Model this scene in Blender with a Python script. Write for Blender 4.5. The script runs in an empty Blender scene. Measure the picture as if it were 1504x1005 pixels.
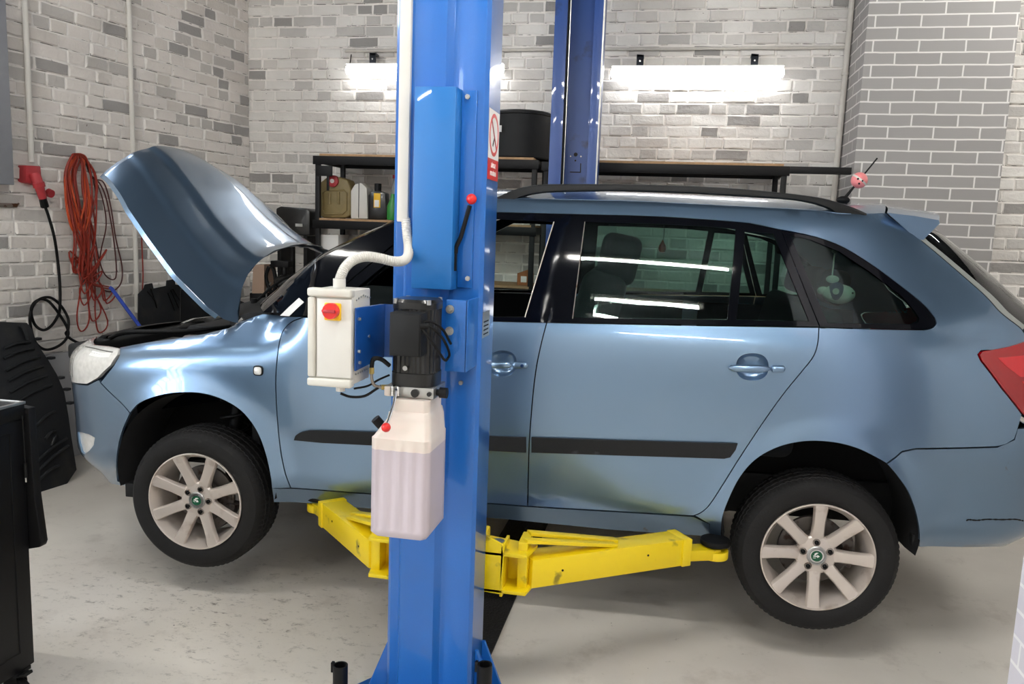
import bpy, bmesh, math, random
import numpy as np
from mathutils import Vector, Matrix
from mathutils.geometry import delaunay_2d_cdt
from math import pi, sin, cos, radians
random.seed(7)
SC = bpy.context.scene
COL = SC.collection
# ------------------------------------------------------------------ camera model (pixels of the 1504x1005 frame)
HUB = .41
F, YAW, PITCH, ROLL = 1180.3, .1902, .1357, .0364
CAM = np.array([.6284, -2.9151, 1.1416 + HUB])
CY_ = .0463                                     # the car stands slightly askew to the room
fw = np.array([-sin(YAW)*cos(PITCH), cos(YAW)*cos(PITCH), -sin(PITCH)])
rt = np.array([cos(YAW), sin(YAW), 0.]); up = np.cross(rt, fw)
RT = cos(ROLL)*rt + sin(ROLL)*up; UP = -sin(ROLL)*rt + cos(ROLL)*up
def ray(px, py): return fw + RT*(px-752)/F - UP*(py-502.5)/F
def on(px, py, n, c):
    d = ray(px, py); n = np.array(n, float); return CAM + d*((c-CAM@n)/(d@n))
def wy(px, py, y): return on(px, py, (0, 1, 0), y)
def wz(px, py, z): return on(px, py, (0, 0, 1), z)
cc, cs = cos(CY_), sin(CY_)
MCAR = Matrix.Translation((0, 0, HUB)) @ Matrix.Rotation(CY_, 4, 'Z')
def c2w(p): return np.array([cc*p[0]-cs*p[1], cs*p[0]+cc*p[1], p[2]+HUB])
def carpt(px, py, y):
    w = on(px, py, (-cs, cc, 0), y); return np.array([cc*w[0]+cs*w[1], -cs*w[0]+cc*w[1], w[2]-HUB])
def pix(w):
    d = np.asarray(w)-CAM; z = d@fw; return 752+F*(d@RT)/z, 502.5-F*(d@UP)/z
WD = 1.642
# ------------------------------------------------------------------ materials
MATS = {}
def lin(c):
    if isinstance(c, str): c = [int(c[i:i+2], 16)/255 for i in (0, 2, 4)]
    return tuple(x/12.92 if x <= .04045 else ((x+.055)/1.055)**2.4 for x in c[:3]) + (1,)
def mat(name, col, rough=.5, metal=0, coat=0, spec=.5, noise=0, nscale=20, bump=0, bscale=60, emit=0, trans=0, dirt=None, alpha=1, ior=1.45):
    m = bpy.data.materials.new(name); m.use_nodes = True; nt = m.node_tree; b = nt.nodes['Principled BSDF']
    c = lin(col); b.inputs['Base Color'].default_value = c
    b.inputs['Roughness'].default_value = rough; b.inputs['Metallic'].default_value = metal
    b.inputs['Coat Weight'].default_value = coat; b.inputs['Coat Roughness'].default_value = .04
    b.inputs['Specular IOR Level'].default_value = spec; b.inputs['IOR'].default_value = ior
    b.inputs['Transmission Weight'].default_value = trans; b.inputs['Alpha'].default_value = alpha
    if emit: b.inputs['Emission Color'].default_value = c; b.inputs['Emission Strength'].default_value = emit
    tc = nt.nodes.new('ShaderNodeTexCoord')
    if noise or dirt:
        n = nt.nodes.new('ShaderNodeTexNoise'); n.inputs['Scale'].default_value = nscale; n.inputs['Detail'].default_value = 6
        nt.links.new(tc.outputs['Object'], n.inputs['Vector'])
        r = nt.nodes.new('ShaderNodeValToRGB')
        if dirt:
            r.color_ramp.elements[0].position = dirt[1]; r.color_ramp.elements[0].color = c
            r.color_ramp.elements[1].position = dirt[1]+dirt[2]; r.color_ramp.elements[1].color = lin(dirt[0])
        else:
            r.color_ramp.elements[0].position = .3; r.color_ramp.elements[0].color = tuple(x*(1-noise) for x in c[:3])+(1,)
            r.color_ramp.elements[1].position = .7; r.color_ramp.elements[1].color = tuple(min(1, x*(1+noise)) for x in c[:3])+(1,)
        nt.links.new(n.outputs['Fac'], r.inputs['Fac']); nt.links.new(r.outputs['Color'], b.inputs['Base Color'])
    if bump:
        n = nt.nodes.new('ShaderNodeTexNoise'); n.inputs['Scale'].default_value = bscale; n.inputs['Detail'].default_value = 4
        nt.links.new(tc.outputs['Object'], n.inputs['Vector'])
        bp = nt.nodes.new('ShaderNodeBump'); bp.inputs['Strength'].default_value = bump; bp.inputs['Distance'].default_value = .01
        nt.links.new(n.outputs['Fac'], bp.inputs['Height']); nt.links.new(bp.outputs['Normal'], b.inputs['Normal'])
    MATS[name] = m; return m
def glassmat(name, tint, refl=1.0):
    m = bpy.data.materials.new(name); m.use_nodes = True; nt = m.node_tree; nt.nodes.clear()
    o = nt.nodes.new('ShaderNodeOutputMaterial'); mx = nt.nodes.new('ShaderNodeMixShader')
    t = nt.nodes.new('ShaderNodeBsdfTransparent'); t.inputs['Color'].default_value = tuple(tint)+(1,)
    g = nt.nodes.new('ShaderNodeBsdfGlossy'); g.inputs['Roughness'].default_value = .01; g.inputs['Color'].default_value = (refl, refl, refl, 1)
    f = nt.nodes.new('ShaderNodeFresnel'); f.inputs['IOR'].default_value = 1.5
    nt.links.new(f.outputs[0], mx.inputs[0]); nt.links.new(t.outputs[0], mx.inputs[1]); nt.links.new(g.outputs[0], mx.inputs[2])
    nt.links.new(mx.outputs[0], o.inputs['Surface']); MATS[name] = m; return m
paint = mat('blue_metallic_paint', '7590AC', .30, .86, coat=1)
paint_rear = mat('blue_paint_scuffed', '708AA5', .32, .84, coat=.9, nscale=9, dirt=('6A6A62', .68, .04))
gloss_black = mat('gloss_black_trim', '07080D', .05, spec=.3)
rubber_black = mat('matte_black_plastic', '121314', .6, noise=.2, spec=.35)
strip_black = mat('grained_black_plastic', '1A1B1D', .55, spec=.35, bump=.2, bscale=400)
liner_m = mat('wheel_arch_felt', '0A0A0B', .95)
dark_int = mat('dark_interior_trim', '15171A', .8)
cloth_int = mat('charcoal_seat_cloth', '24272A', .95, bump=.3, bscale=300)
headliner = mat('grey_headlining', '74777A', .95)
tyre_m = mat('tyre_rubber', '0F0E0E', .75, noise=.25, nscale=30, bump=.15, bscale=150)
alloy = mat('dusty_alloy', 'CDC3BA', .38, .45, nscale=14, dirt=('A08E80', .58, .2))
alloy_dirty = mat('brake_dusted_alloy', 'A0938A', .45, .5, nscale=16, dirt=('4B3A30', .52, .14))
steel = mat('bare_steel', 'B4B4B2', .3, .9, noise=.15)
rust_steel = mat('rusty_steel', '8D857D', .5, .6, nscale=25, dirt=('5A3A26', .55, .1))
chrome = mat('chrome', 'D8D8D8', .1, 1)
green_m = mat('emblem_green', '125236', .3)
disc_m = mat('dark_brake_iron', '5C5753', .5, .5, nscale=25, dirt=('3A2A22', .55, .1))
white_pl = mat('white_plastic', 'D2CFC8', .4, noise=.03, nscale=5)
cream_pl = mat('cream_enamel', 'CBC8BE', .4, noise=.04, nscale=6)
blue_lift = mat('blue_lift_paint', '1A62B2', .32, coat=.5, noise=.05, nscale=3, bump=.06, bscale=260)
blue_cover = mat('light_blue_cover_paint', '1B69AE', .4, coat=.3, noise=.03, nscale=3)
blue_dark = mat('dark_blue_bracket_paint', '14488F', .35, coat=.4, noise=.05)
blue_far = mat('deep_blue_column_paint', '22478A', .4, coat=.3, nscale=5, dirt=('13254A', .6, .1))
yellow_m = mat('yellow_arm_paint', 'EBCD0A', .4, nscale=12, dirt=('8F7B14', .64, .08), coat=.2)
red_pl = mat('red_plastic', 'D8201C', .3, coat=.3)
red_dark = mat('faded_red_plastic', 'A83238', .45, noise=.15)
yellow_pl = mat('yellow_plastic', 'F2BE1A', .4)
black_gl = mat('black_motor_enamel', '141414', .3, coat=.2, noise=.3, nscale=30)
black_m = mat('black_powder_coat', '08080A', .5, spec=.3)
black_rub = mat('black_rubber', '080809', .6, spec=.3)
tank_m = mat('milky_tank_plastic', 'D8CCC2', .35, noise=.06, nscale=5, spec=.5)
tank_m.node_tree.nodes['Principled BSDF'].inputs['Subsurface Weight'].default_value = .3
tank_m.node_tree.nodes['Principled BSDF'].inputs['Subsurface Radius'].default_value = (.03, .02, .02)
oil_m = mat('oil_level_plastic', 'B9AEB4', .35, noise=.05, nscale=5)
cable_o = mat('orange_red_cable', '8E2C1E', .45)
cable_o2 = mat('orange_cable_bright', 'C04A22', .45)
cable_o3 = mat('dark_red_cable', '4C1F1C', .45)
wood = mat('chipboard', 'B08D68', .7, noise=.15, nscale=40)
khaki = mat('khaki_plastic', '83734B', .45, noise=.1)
card = mat('brown_cardboard', '96603A', .8, noise=.1)
paper = mat('paper', 'E4E2DE', .7)
pinkish = mat('pink_ball_plastic', 'E88888', .4)
plush_w = mat('plush_white', 'D8D4C8', .95, bump=.5, bscale=300)
plush_b = mat('plush_navy', '26415F', .95, bump=.5, bscale=300)
red_lens = mat('red_lamp_lens', '9E0610', .15, coat=1)
red_lens2 = mat('bright_red_reflector', 'D01420', .2, coat=1)
clear_lens = mat('clear_lamp_lens', 'DCDBD6', .12, .1, coat=1, noise=.1, nscale=45)
lamp_line = mat('lamp_inner_chrome', '8F8E8A', .25, .5)
lamp_in = mat('lamp_reflector', 'DAD8D2', .25, .15, noise=.2, nscale=60)
amber = mat('amber', 'C5602C', .3)
clearp = mat('clear_bottle_plastic', 'BFC6C4', .15, trans=.6)
greenp = mat('green_bottle', '2E8A3A', .3)
grey_pipe = mat('pale_pipe_paint', 'C9C4BC', .45, noise=.05)
grey_panel = mat('grey_panel_paint', '8A8C92', .5, noise=.04)
plinth_m = mat('grey_plinth_plaster', '98989A', .8, noise=.08, nscale=4, bump=.2)
undertray_m = mat('undertray_plastic', '1E2023', .55, spec=.35, nscale=7, dirt=('302F2D', .55, .2), bump=.1)
channel_m = mat('black_channel_cover', '131110', .7, noise=.3, nscale=60, bump=.8, bscale=90)
blue_stick = mat('blue_handle', '2A4BB4', .4)
carbox = mat('black_battery_plastic', '101113', .45)
engine_gr = mat('engine_alloy_grey', '8D8584', .5, .3, noise=.25, nscale=12)
glass_clear = glassmat('clear_glass', (.86, .93, .9))
glass_tint = glassmat('privacy_glass', (.62, .75, .71), .45)
glass_lamp = glassmat('lamp_glass', (.93, .94, .95))
glass_ws = glassmat('windscreen_glass', (.75, .83, .8))
glass_rear = glassmat('rear_glass', (.4, .45, .44), 1.0)
# ------------------------------------------------------------------ mesh builder (world coordinates)
ROOTM = {}
class B:
    def __init__(s): s.bm = bmesh.new()
    def add(s, vs, fs):
        v = [s.bm.verts.new(tuple(map(float, p))) for p in vs]
        for f in fs:
            try: s.bm.faces.new([v[i] for i in f])
            except ValueError: pass
        return s
    def box(s, lo, hi, M=None):
        (a, b, c), (d, e, f) = lo, hi
        vs = [Vector(p) for p in ((a,b,c),(d,b,c),(d,e,c),(a,e,c),(a,b,f),(d,b,f),(d,e,f),(a,e,f))]
        if M: vs = [M @ v for v in vs]
        return s.add(vs, [(0,3,2,1),(4,5,6,7),(0,1,5,4),(1,2,6,5),(2,3,7,6),(3,0,4,7)])
    def prism(s, poly, vec):            # poly: 3-D points, extruded along vec
        n = len(poly); vec = np.array(vec, float); vs = [np.array(p, float) for p in poly]; vs += [p+vec for p in vs[:n]]
        return s.add(vs, [tuple(range(n))[::-1], tuple(range(n, 2*n))] + [(i, (i+1) % n, n+(i+1) % n, n+i) for i in range(n)])
    def loft(s, rings, cap=True, closed=True):
        n = len(rings[0]); vs = [p for r in rings for p in r]; fs = []
        for k in range(len(rings)-1):
            for i in range(n if closed else n-1):
                j = (i+1) % n; fs.append((k*n+i, k*n+j, (k+1)*n+j, (k+1)*n+i))
        if cap: fs += [tuple(range(n))[::-1], tuple(range((len(rings)-1)*n, len(rings)*n))]
        return s.add(vs, fs)
    def cyl(s, p0, p1, r0, r1=None, n=20):
        r1 = r0 if r1 is None else r1
        p0 = Vector(p0); p1 = Vector(p1); a = (p1-p0).normalized(); u = a.orthogonal().normalized(); w = a.cross(u)
        R = lambda p, r: [p+(u*cos(2*pi*i/n)+w*sin(2*pi*i/n))*r for i in range(n)]
        return s.loft([R(p0, r0), R(p1, r1)])
    def tube(s, pts, r, n=8, closed=False, rib=0):
        pts = [Vector(p) for p in pts]; rings = []; u = None; m = len(pts)
        for i, p in enumerate(pts):
            if closed: a = pts[(i+1) % m]-pts[i-1]
            else: a = pts[min(i+1, m-1)]-pts[max(i-1, 0)]
            a = a.normalized() if a.length > 1e-9 else Vector((0, 0, 1))
            u = a.orthogonal().normalized() if u is None else (u-a*u.dot(a)).normalized()
            w = a.cross(u); rr = (r[i] if isinstance(r, (list, tuple)) else r)*(1+(rib if i % 2 else 0))
            rings.append([p+(u*cos(2*pi*k/n)+w*sin(2*pi*k/n))*rr for k in range(n)])
        if closed: rings.append(rings[0])
        return s.loft(rings, cap=not closed)
    def lathe(s, prof, M, n=32, cap=False, mod=None):   # prof: (r, h) about local z, placed by M
        rings = []
        for k, (r, h) in enumerate(prof):
            rings.append([M @ Vector(((r-(mod(k, i) if mod else 0))*cos(2*pi*i/n), (r-(mod(k, i) if mod else 0))*sin(2*pi*i/n), h)) for i in range(n)])
        return s.loft(rings, cap=cap)
    def ball(s, c, r, sc=(1, 1, 1), n=16):
        m = n//2; rings = []
        for k in range(m+1):
            t = pi*k/m; q = max(sin(t), .001)
            rings.append([(c[0]+r*sc[0]*q*cos(2*pi*i/n), c[1]+r*sc[1]*q*sin(2*pi*i/n), c[2]+r*sc[2]*cos(t)) for i in range(n)])
        return s.loft(rings)
    def obj(s, name, m, parent=None, bevel=0, ang=35, M=None, label=None, seg=2, kind=None):
        bm = s.bm; bmesh.ops.remove_doubles(bm, verts=bm.verts, dist=1e-6)
        if M is not None: bmesh.ops.transform(bm, matrix=M, verts=bm.verts)
        if bevel:
            es = [e for e in bm.edges if len(e.link_faces) == 2 and e.calc_face_angle(0) > radians(40)]
            if es: bmesh.ops.bevel(bm, geom=es, offset=bevel, segments=seg, profile=.5, affect='EDGES', clamp_overlap=True)
        bmesh.ops.recalc_face_normals(bm, faces=bm.faces)
        for f in bm.faces: f.smooth = True
        for e in bm.edges: e.smooth = len(e.link_faces) != 2 or e.calc_face_angle(0) < radians(ang)
        P = Matrix.Identity(4)
        q = parent
        while q is not None:
            if q.name in ROOTM: P = ROOTM[q.name]; break
            q = q.parent
        bmesh.ops.transform(bm, matrix=P.inverted(), verts=bm.verts)
        me = bpy.data.meshes.new(name); bm.to_mesh(me); bm.free(); me.materials.append(m)
        o = bpy.data.objects.new(name, me); COL.objects.link(o)
        if parent is not None: o.parent = parent
        if label: o['label'] = label
        if kind: o['kind'] = kind
        return o
def thing(name, label, cat, M, group=None):
    o = bpy.data.objects.new(name, None); COL.objects.link(o)
    if not isinstance(M, Matrix): M = Matrix.Translation(Vector([float(v) for v in M]))
    o.matrix_world = M; o.empty_display_size = .1; ROOTM[o.name] = M
    o['label'] = label; o['category'] = cat
    if group: o['group'] = group
    return o
def recenter(o, loc):
    loc = Vector([float(v) for v in loc]); o.data.transform(Matrix.Translation(-loc)); o.location = loc
def tag(o, label, cat, group=None, loc=None):
    o['label'] = label; o['category'] = cat
    if group: o['group'] = group
    vs = [v.co for v in o.data.vertices]
    if loc is None: loc = (sum(v.x for v in vs)/len(vs), sum(v.y for v in vs)/len(vs), min(v.z for v in vs))
    recenter(o, loc); return o
def struct(o): o['kind'] = 'structure'; return o
def sm(pts, k=6):                       # Catmull-Rom through points
    pts = [np.array(p, float) for p in pts]; P = [2*pts[0]-pts[1]] + pts + [2*pts[-1]-pts[-2]]; out = []
    for i in range(1, len(P)-2):
        for j in range(k):
            t = j/k; a, b, c, d = P[i-1:i+3]
            out.append(.5*((2*b)+(-a+c)*t+(2*a-5*b+4*c-d)*t*t+(-a+3*b-3*c+d)*t**3))
    return out+[pts[-1]]
WORLD, EXPO, WIN, TUBE, CT = .0, .82, 7.0, 6.5, 95.
# ================================================================== CAR
CARM = MCAR @ Matrix.Translation((0, WD/2, -.2975))
car = thing('estate_car', 'light metallic blue estate car raised on the lift arms with its bonnet open', 'car', CARM)
# plan curve of the body side (car frame: x back, y in from the near flank, z above the hubs)
K0 = [(-2.06,.821),(-2.052,.62),(-2.02,.42),(-1.95,.26),(-1.84,.14),(-1.70,.065),(-1.55,.022),(-1.35,.004),(-1.1,0),(-.6,0),(0,0),(.6,0),(1.1,0),(1.35,.004),(1.55,.018),(1.75,.05),(1.92,.10),(2.04,.175),(2.145,.30),(2.20,.48),(2.225,.65),(2.235,.821)]
K1 = [(-2.06,.821),(-2.052,.70),(-2.02,.55),(-1.95,.42),(-1.84,.34),(-1.70,.28),(-1.55,.26),(-1.35,.25),(-1.1,.245),(-.6,.245),(0,.24),(.6,.24),(1.05,.245),(1.25,.25),(1.40,.262),(1.50,.285),(1.575,.32),(1.62,.37),(1.662,.46),(1.685,.58),(1.695,.70),(1.70,.821)]
def dense(K): return np.array(sm(K, 40))
C0 = dense(K0); C1 = dense(K1)
seg = np.r_[0, np.cumsum(np.hypot(*np.diff(C0, axis=0).T))]; SL = seg[-1]
tg = np.gradient(C0, axis=0); tg /= np.hypot(tg[:, 0], tg[:, 1])[:, None]
NRM = np.c_[-tg[:, 1], tg[:, 0]]          # points inwards
ZD = [-.12, .0, .045, .07, .10, .13, .2, .3, .4, .5, .6, .68, .75, .80, .84]
DD = [.11, .085, .058, .036, .018, .014, .014, .010, .003, 0, .001, .004, .012, .020, .032]
zz = np.linspace(-.15, .84, 200); dd = np.interp(zz, ZD, DD); kk = np.ones(13)/13; dd = np.convolve(np.pad(dd, 6, mode='edge'), kk, 'valid')
def S(s, z, off=0):
    """point on the body side: s along the plan curve, z height; off > 0 moves inwards"""
    s = np.asarray(s, float); z = np.asarray(z, float)
    f = lambda A: np.stack([np.interp(s, seg, A[:, 0]), np.interp(s, seg, A[:, 1])], -1)
    p0, p1, n = f(C0), f(C1), f(NRM)
    d = np.interp(np.minimum(z, .84), zz, dd)
    x = p0[..., 0]
    for ax in (-1.2255, 1.2255):                       # swollen wheel-arch lips
        r = np.hypot(x-ax, z-.115); d = d-.020*np.exp(-((r-.335)/.055)**2)*(z > -.1)
    zc = np.interp(x, [-2, -1.6, -1.31, -1.1, -.85, -.6], [.55, .585, .612, .64, .665, .80])   # wing shoulder
    w = np.interp(x, [-1.95, -.95, -.75], [1, 1, 0])
    h = z-zc; soft = .02*np.log1p(np.exp(np.clip(h/.02, -40, 40)))
    d = d+w*np.minimum(1.7*soft, .17)
    # lower nose and tail tuck under
    d = d+np.interp(x, [-2.0, -1.5], [.05, 0])*np.clip((.16-z)/.2, 0, 1)**2 + np.interp(x, [1.6, 2.1], [0, .05])*np.clip((.2-z)/.2, 0, 1)**2
    t = (z-.80)/.45; sf = np.interp(x, [1.25, 1.75], [.08, .26]); t = np.where(t > sf, t, sf*np.exp(np.clip((t-sf)/sf, -30, 0))); tg_ = t*(1.0)-.035*np.sin(np.clip(t, 0, 1)*pi)
    tg_ = np.maximum(tg_, 0)
    # cant-rail rounding
    tg_ = tg_+np.clip((z-1.19)/.10, 0, 2)**2*.10
    q = p0+n*(d+off)[..., None] if np.ndim(d) else p0+n*(d+off)
    q = q+(p1-p0)*(tg_[..., None] if np.ndim(tg_) else tg_)
    return np.concatenate([q, (z+0*s)[..., None]], -1)
def proj_many(P):
    W = np.stack([cc*P[:, 0]-cs*P[:, 1], cs*P[:, 0]+cc*P[:, 1], P[:, 2]+HUB], -1)-CAM
    z = W@fw; return np.stack([752+F*(W@RT)/z, 502.5-F*(W@UP)/z], -1)
def p2s(pts, off=0):
    """pixels -> (s, z) on the body side"""
    pts = np.array(pts, float); q0 = [carpt(px, py, .08) for px, py in pts]
    x = np.array([q[0] for q in q0]); z = np.array([q[2] for q in q0])
    s = np.interp(x, C0[:, 0], seg)
    for it in range(40):
        P = proj_many(S(s, z, off)); e = pts-P; h = 1e-4
        A = (proj_many(S(s+h, z, off))-P)/h; D = (proj_many(S(s, z+h, off))-P)/h
        det = A[:, 0]*D[:, 1]-A[:, 1]*D[:, 0]; det = np.where(abs(det) < 500, 500*np.sign(det+1e-9), det)
        ds = (e[:, 0]*D[:, 1]-e[:, 1]*D[:, 0])/det; dz = (A[:, 0]*e[:, 1]-A[:, 1]*e[:, 0])/det
        s = np.clip(s+np.clip(ds, -.06, .06)*.8, 0, SL); z = np.clip(z+np.clip(dz, -.06, .06)*.8, -.2, 1.35)
    return np.c_[s, z]
def inset(poly, g):
    n = len(poly); out = []; A = sum(poly[i][0]*poly[(i+1) % n][1]-poly[(i+1) % n][0]*poly[i][1] for i in range(n)); sg = 1 if A > 0 else -1
    for i in range(n):
        a, b, c = poly[i-1], poly[i], poly[(i+1) % n]
        u = b-a; v = c-b; lu = np.hypot(*u)+1e-9; lv = np.hypot(*v)+1e-9
        n1 = np.array([-u[1], u[0]])/lu*sg; n2 = np.array([-v[1], v[0]])/lv*sg; m = n1+n2; L = m@m
        out.append(b+m*(2*g/max(L, .8)))
    return np.array(out)
def inpoly(p, poly):
    x, y = p; c = False; j = len(poly)-1
    for i in range(len(poly)):
        if (poly[i][1] > y) != (poly[j][1] > y) and x < (poly[j][0]-poly[i][0])*(y-poly[i][1])/(poly[j][1]-poly[i][1])+poly[i][0]: c = not c
        j = i
    return c
def dedupe(poly, mn=.002):
    out = [poly[0]]
    for p in poly[1:]:
        if np.hypot(*(p-out[-1])) > mn: out.append(p)
    if np.hypot(*(out[0]-out[-1])) < mn: out.pop()
    return np.array(out)
def subdiv(poly, L):
    out = []; n = len(poly)
    for i in range(n):
        a, b = poly[i], poly[(i+1) % n]; k = max(1, int(np.hypot(*(b-a))/L))
        out += [a+(b-a)*j/k for j in range(k)]
    return np.array(out)
def tri(poly, holes=(), res=.03):
    loops = [subdiv(dedupe(poly), res)]+[subdiv(dedupe(h), res) for h in holes]; V = []; E_ = []
    for L in loops:
        o = len(V); V += [tuple(p) for p in L]; E_ += [(o+i, o+(i+1) % len(L)) for i in range(len(L))]
    lo, hi = loops[0].min(0), loops[0].max(0); allb = np.array(V)
    j = 0; y = lo[1]+res*.5
    while y < hi[1]:
        x = lo[0]+res*.5*(1+j % 2)
        while x < hi[0]:
            if inpoly((x, y), loops[0]) and not any(inpoly((x, y), h) for h in loops[1:]):
                if (np.hypot(allb[:, 0]-x, allb[:, 1]-y)).min() > res*.45: V.append((x, y))
            x += res
        y += res*.87; j += 1
    r = delaunay_2d_cdt([Vector(v) for v in V], E_, [], 0, 1e-5)
    vs = [np.array(v) for v in r[0]]; fs = []
    for f in r[2]:
        c = sum(vs[i] for i in f)/len(f)
        if inpoly(c, loops[0]) and not any(inpoly(c, h) for h in loops[1:]): fs.append(f)
    return np.array(vs), fs
def slab(V2, fs, fn, off, thick, mir):
    """front sheet fn(V2, off), back sheet thick further in, rims between"""
    b = B(); A = fn(V2, off); Z = fn(V2, off+thick); n = len(V2)
    P = np.r_[A, Z]
    if mir: P = P*np.array([1, -1, 1])+np.array([0, WD, 0])
    faces = [tuple(f) for f in fs]+[tuple(n+i for i in f[::-1]) for f in fs]
    cnt = {}
    for f in fs:
        for i in range(len(f)):
            a, c = f[i], f[(i+1) % len(f)]; cnt[(a, c)] = 1
    for (a, c) in cnt:
        if (c, a) not in cnt: faces.append((c, a, n+a, n+c))
    b.add([c2w(p) for p in P], faces); return b
def fnS(V2, off): return S(V2[:, 0], V2[:, 1], off)
def panel(name, px, m, holes=(), off=0, thick=.012, res=.03, gap=0, parent=None, mir=(0, 1), sz=False, label=None, hgap=0, joined=False):
    poly = np.array(px) if sz else p2s(px)
    if gap: poly = inset(dedupe(poly), gap)
    H = [(np.array(h) if sz else p2s(h)) for h in holes]
    if hgap: H = [inset(dedupe(h), hgap) for h in H]
    V2, fs = tri(poly, H, res); out = []
    if joined:
        b = slab(V2, fs, fnS, off, thick, 0); b2 = slab(V2, fs, fnS, off, thick, 1)
        me = bpy.data.meshes.new('tmp'); b2.bm.to_mesh(me); b.bm.from_mesh(me); bpy.data.meshes.remove(me)
        o = b.obj(name, m, parent or car, ang=50, label=label); o.data.validate(); return [o]
    for k in mir:
        p = (parent[k] if isinstance(parent, (list, tuple)) else parent) or car
        out.append(slab(V2, fs, fnS, off, thick, k).obj(name, m, p, ang=50, label=label))
    return out
# ---- traces (pixels of the photograph)
ARCH_F = sm([(174,716),(171,690),(173,660),(180,632),(191,607)])+sm([(191,607),(206,592),(236,581),(268,577),(300,579),(330,589),(356,606),(377,634),(390,668),(397,700),(399,718)])
ARCH_F1 = sm([(174,716),(171,690),(173,660),(180,632),(191,607)])
ARCH_F2 = sm([(191,607),(206,592),(236,581),(268,577),(300,579),(330,589),(356,606),(377,634),(390,668),(397,700),(399,718)])
ARCH_R = sm([(1059,792),(1061,762),(1070,735),(1086,703),(1108,677),(1136,660),(1165,651),(1195,648),(1230,651),(1262,660),(1290,674),(1302,681)])
ARCH_R2 = sm([(1302,681),(1318,700),(1333,722),(1344,750),(1350,780),(1350,804)])
FD_F = sm([(446,466),(427,474),(414,490),(408,520),(405,560),(407,610),(412,660),(419,695),(427,717)])   # wing / front door
FD_R = sm([(803,474),(795,505),(787,545),(781,600),(777,660),(775,744)])
RD_R = sm([(1203,481),(1201,505),(1194,525),(1176,548),(1150,580),(1118,625),(1085,675),(1060,715),(1042,742),(1030,753),(1018,758)])
DB = [(427,717),(600,730),(775,744)]; DB2 = [(776,744),(900,751),(1018,758)]
BELT = [(446,466),(600,470),(724,472),(803,474)]; BELT2 = [(803,474),(1000,478),(1203,481)]
DLO_TOP = sm([(727,312),(850,315),(960,318),(1040,323),(1100,328),(1139,336),(1190,346),(1234,361),(1279,388),(1324,421),(1357,448),(1373,467)])
DLO_END = sm([(1373,467),(1375,475),(1369,482),(1357,485)])+[(1219,482)]
ROOFL = sm([(727,291),(766,291.5),(833,293),(933,295),(1032,300),(1132,305),(1200,309),(1240,314),(1301,313)], 3)
DLINE = sm([(1301,313),(1310,321),(1352,353),(1395,389),(1446,434),(1469,459),(1496,480),(1501,485)], 4)
# ---- wings
wing_top = [(176,510),(212,503),(248,498),(300,490),(337,481),(352,473),(372,465),(386,461),(415,465),(446,466)]
wing = panel('front_wing', [(446,466)]+FD_F[1:]+[(399,718)]+ARCH_F2[::-1][1:]+[(147.5,562),(156,551),(167,537.5),(175.5,522)]+wing_top[:-1], paint, gap=.0022)
# ---- big side panel: cant rail, rear quarter, around the glass
zsR = p2s(ROOFL); zsD = p2s(DLINE)
lead = [(2.30, 1.236), (2.40, 1.262)]
side = lead+list(zsR)+list(zsD[1:])+[(4.60,.82), (4.60,.80)]+list(p2s([(1441,515),(1436,521),(1440,530),(1470,570),(1501,609)]))+list(p2s([(1490,645),(1477,653),(1465,656),(1400,658),(1345,659),(1325,663),(1302,681)]))
side += list(p2s(ARCH_R[::-1][1:]))+list(p2s([(1040,788),(1042,770)]))+list(p2s(RD_R[::-1][1:]))+list(p2s([(1206,482),(1219,482)]))
side += list(p2s(DLO_END[::-1][1:]))+list(p2s(DLO_TOP[::-1][1:]))+[(2.42, 1.217), (2.33, 1.20)]
body = panel('rear_quarter', side, paint, sz=True, gap=.0015, thick=.014, res=.028)
# ---- front bumper, headlights
af1 = p2s(ARCH_F1[2:]); seam = p2s([(148,563)])[0]
bump_f = [(1.085,.02)]+list(af1)+[tuple(seam), (.937,.474), (.86,.441), (.78,.432), (.60,.421), (.45,.430), (.34,.45), (.0,.46), (.0,-.05), (.5,-.05), (.8,-.03), (.98,.0)]
FOG = [(.878,.215),(.83,.222),(.76,.218),(.69,.205),(.70,.165),(.735,.125),(.775,.12),(.83,.15),(.865,.18)]
GR = [(.0,.20),(.30,.20),(.42,.17),(.42,.06),(.0,.06)]
fb = panel('front_bumper', bump_f, paint, holes=[FOG], sz=True, gap=.002, thick=.012, joined=True)[0]
panel('fog_light', FOG, clear_lens, sz=True, off=.008, thick=.01, gap=.001, mir=(0, 1))
panel('lower_grille', [(.0,.19),(.36,.19),(.44,.165),(.44,.06),(.0,.06)], black_m, sz=True, off=-.004, thick=.004, joined=True, parent=fb)
panel('radiator_grille', [(.0,.60),(.34,.59),(.33,.465),(.0,.47)], black_m, sz=True, off=.0, thick=.03, joined=True)
HL = list(p2s([(176.6,511.8),(174,521.5),(164,537),(144.6,556)]))+[(.86,.444),(.72,.43),(.60,.425),(.45,.435),(.36,.47),(.37,.57),(.45,.60),(.60,.605),(.78,.60),(.9,.607)]
hl = panel('headlight', HL, clear_lens, sz=True, off=-.004, thick=.02, gap=.003, res=.02)
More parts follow.
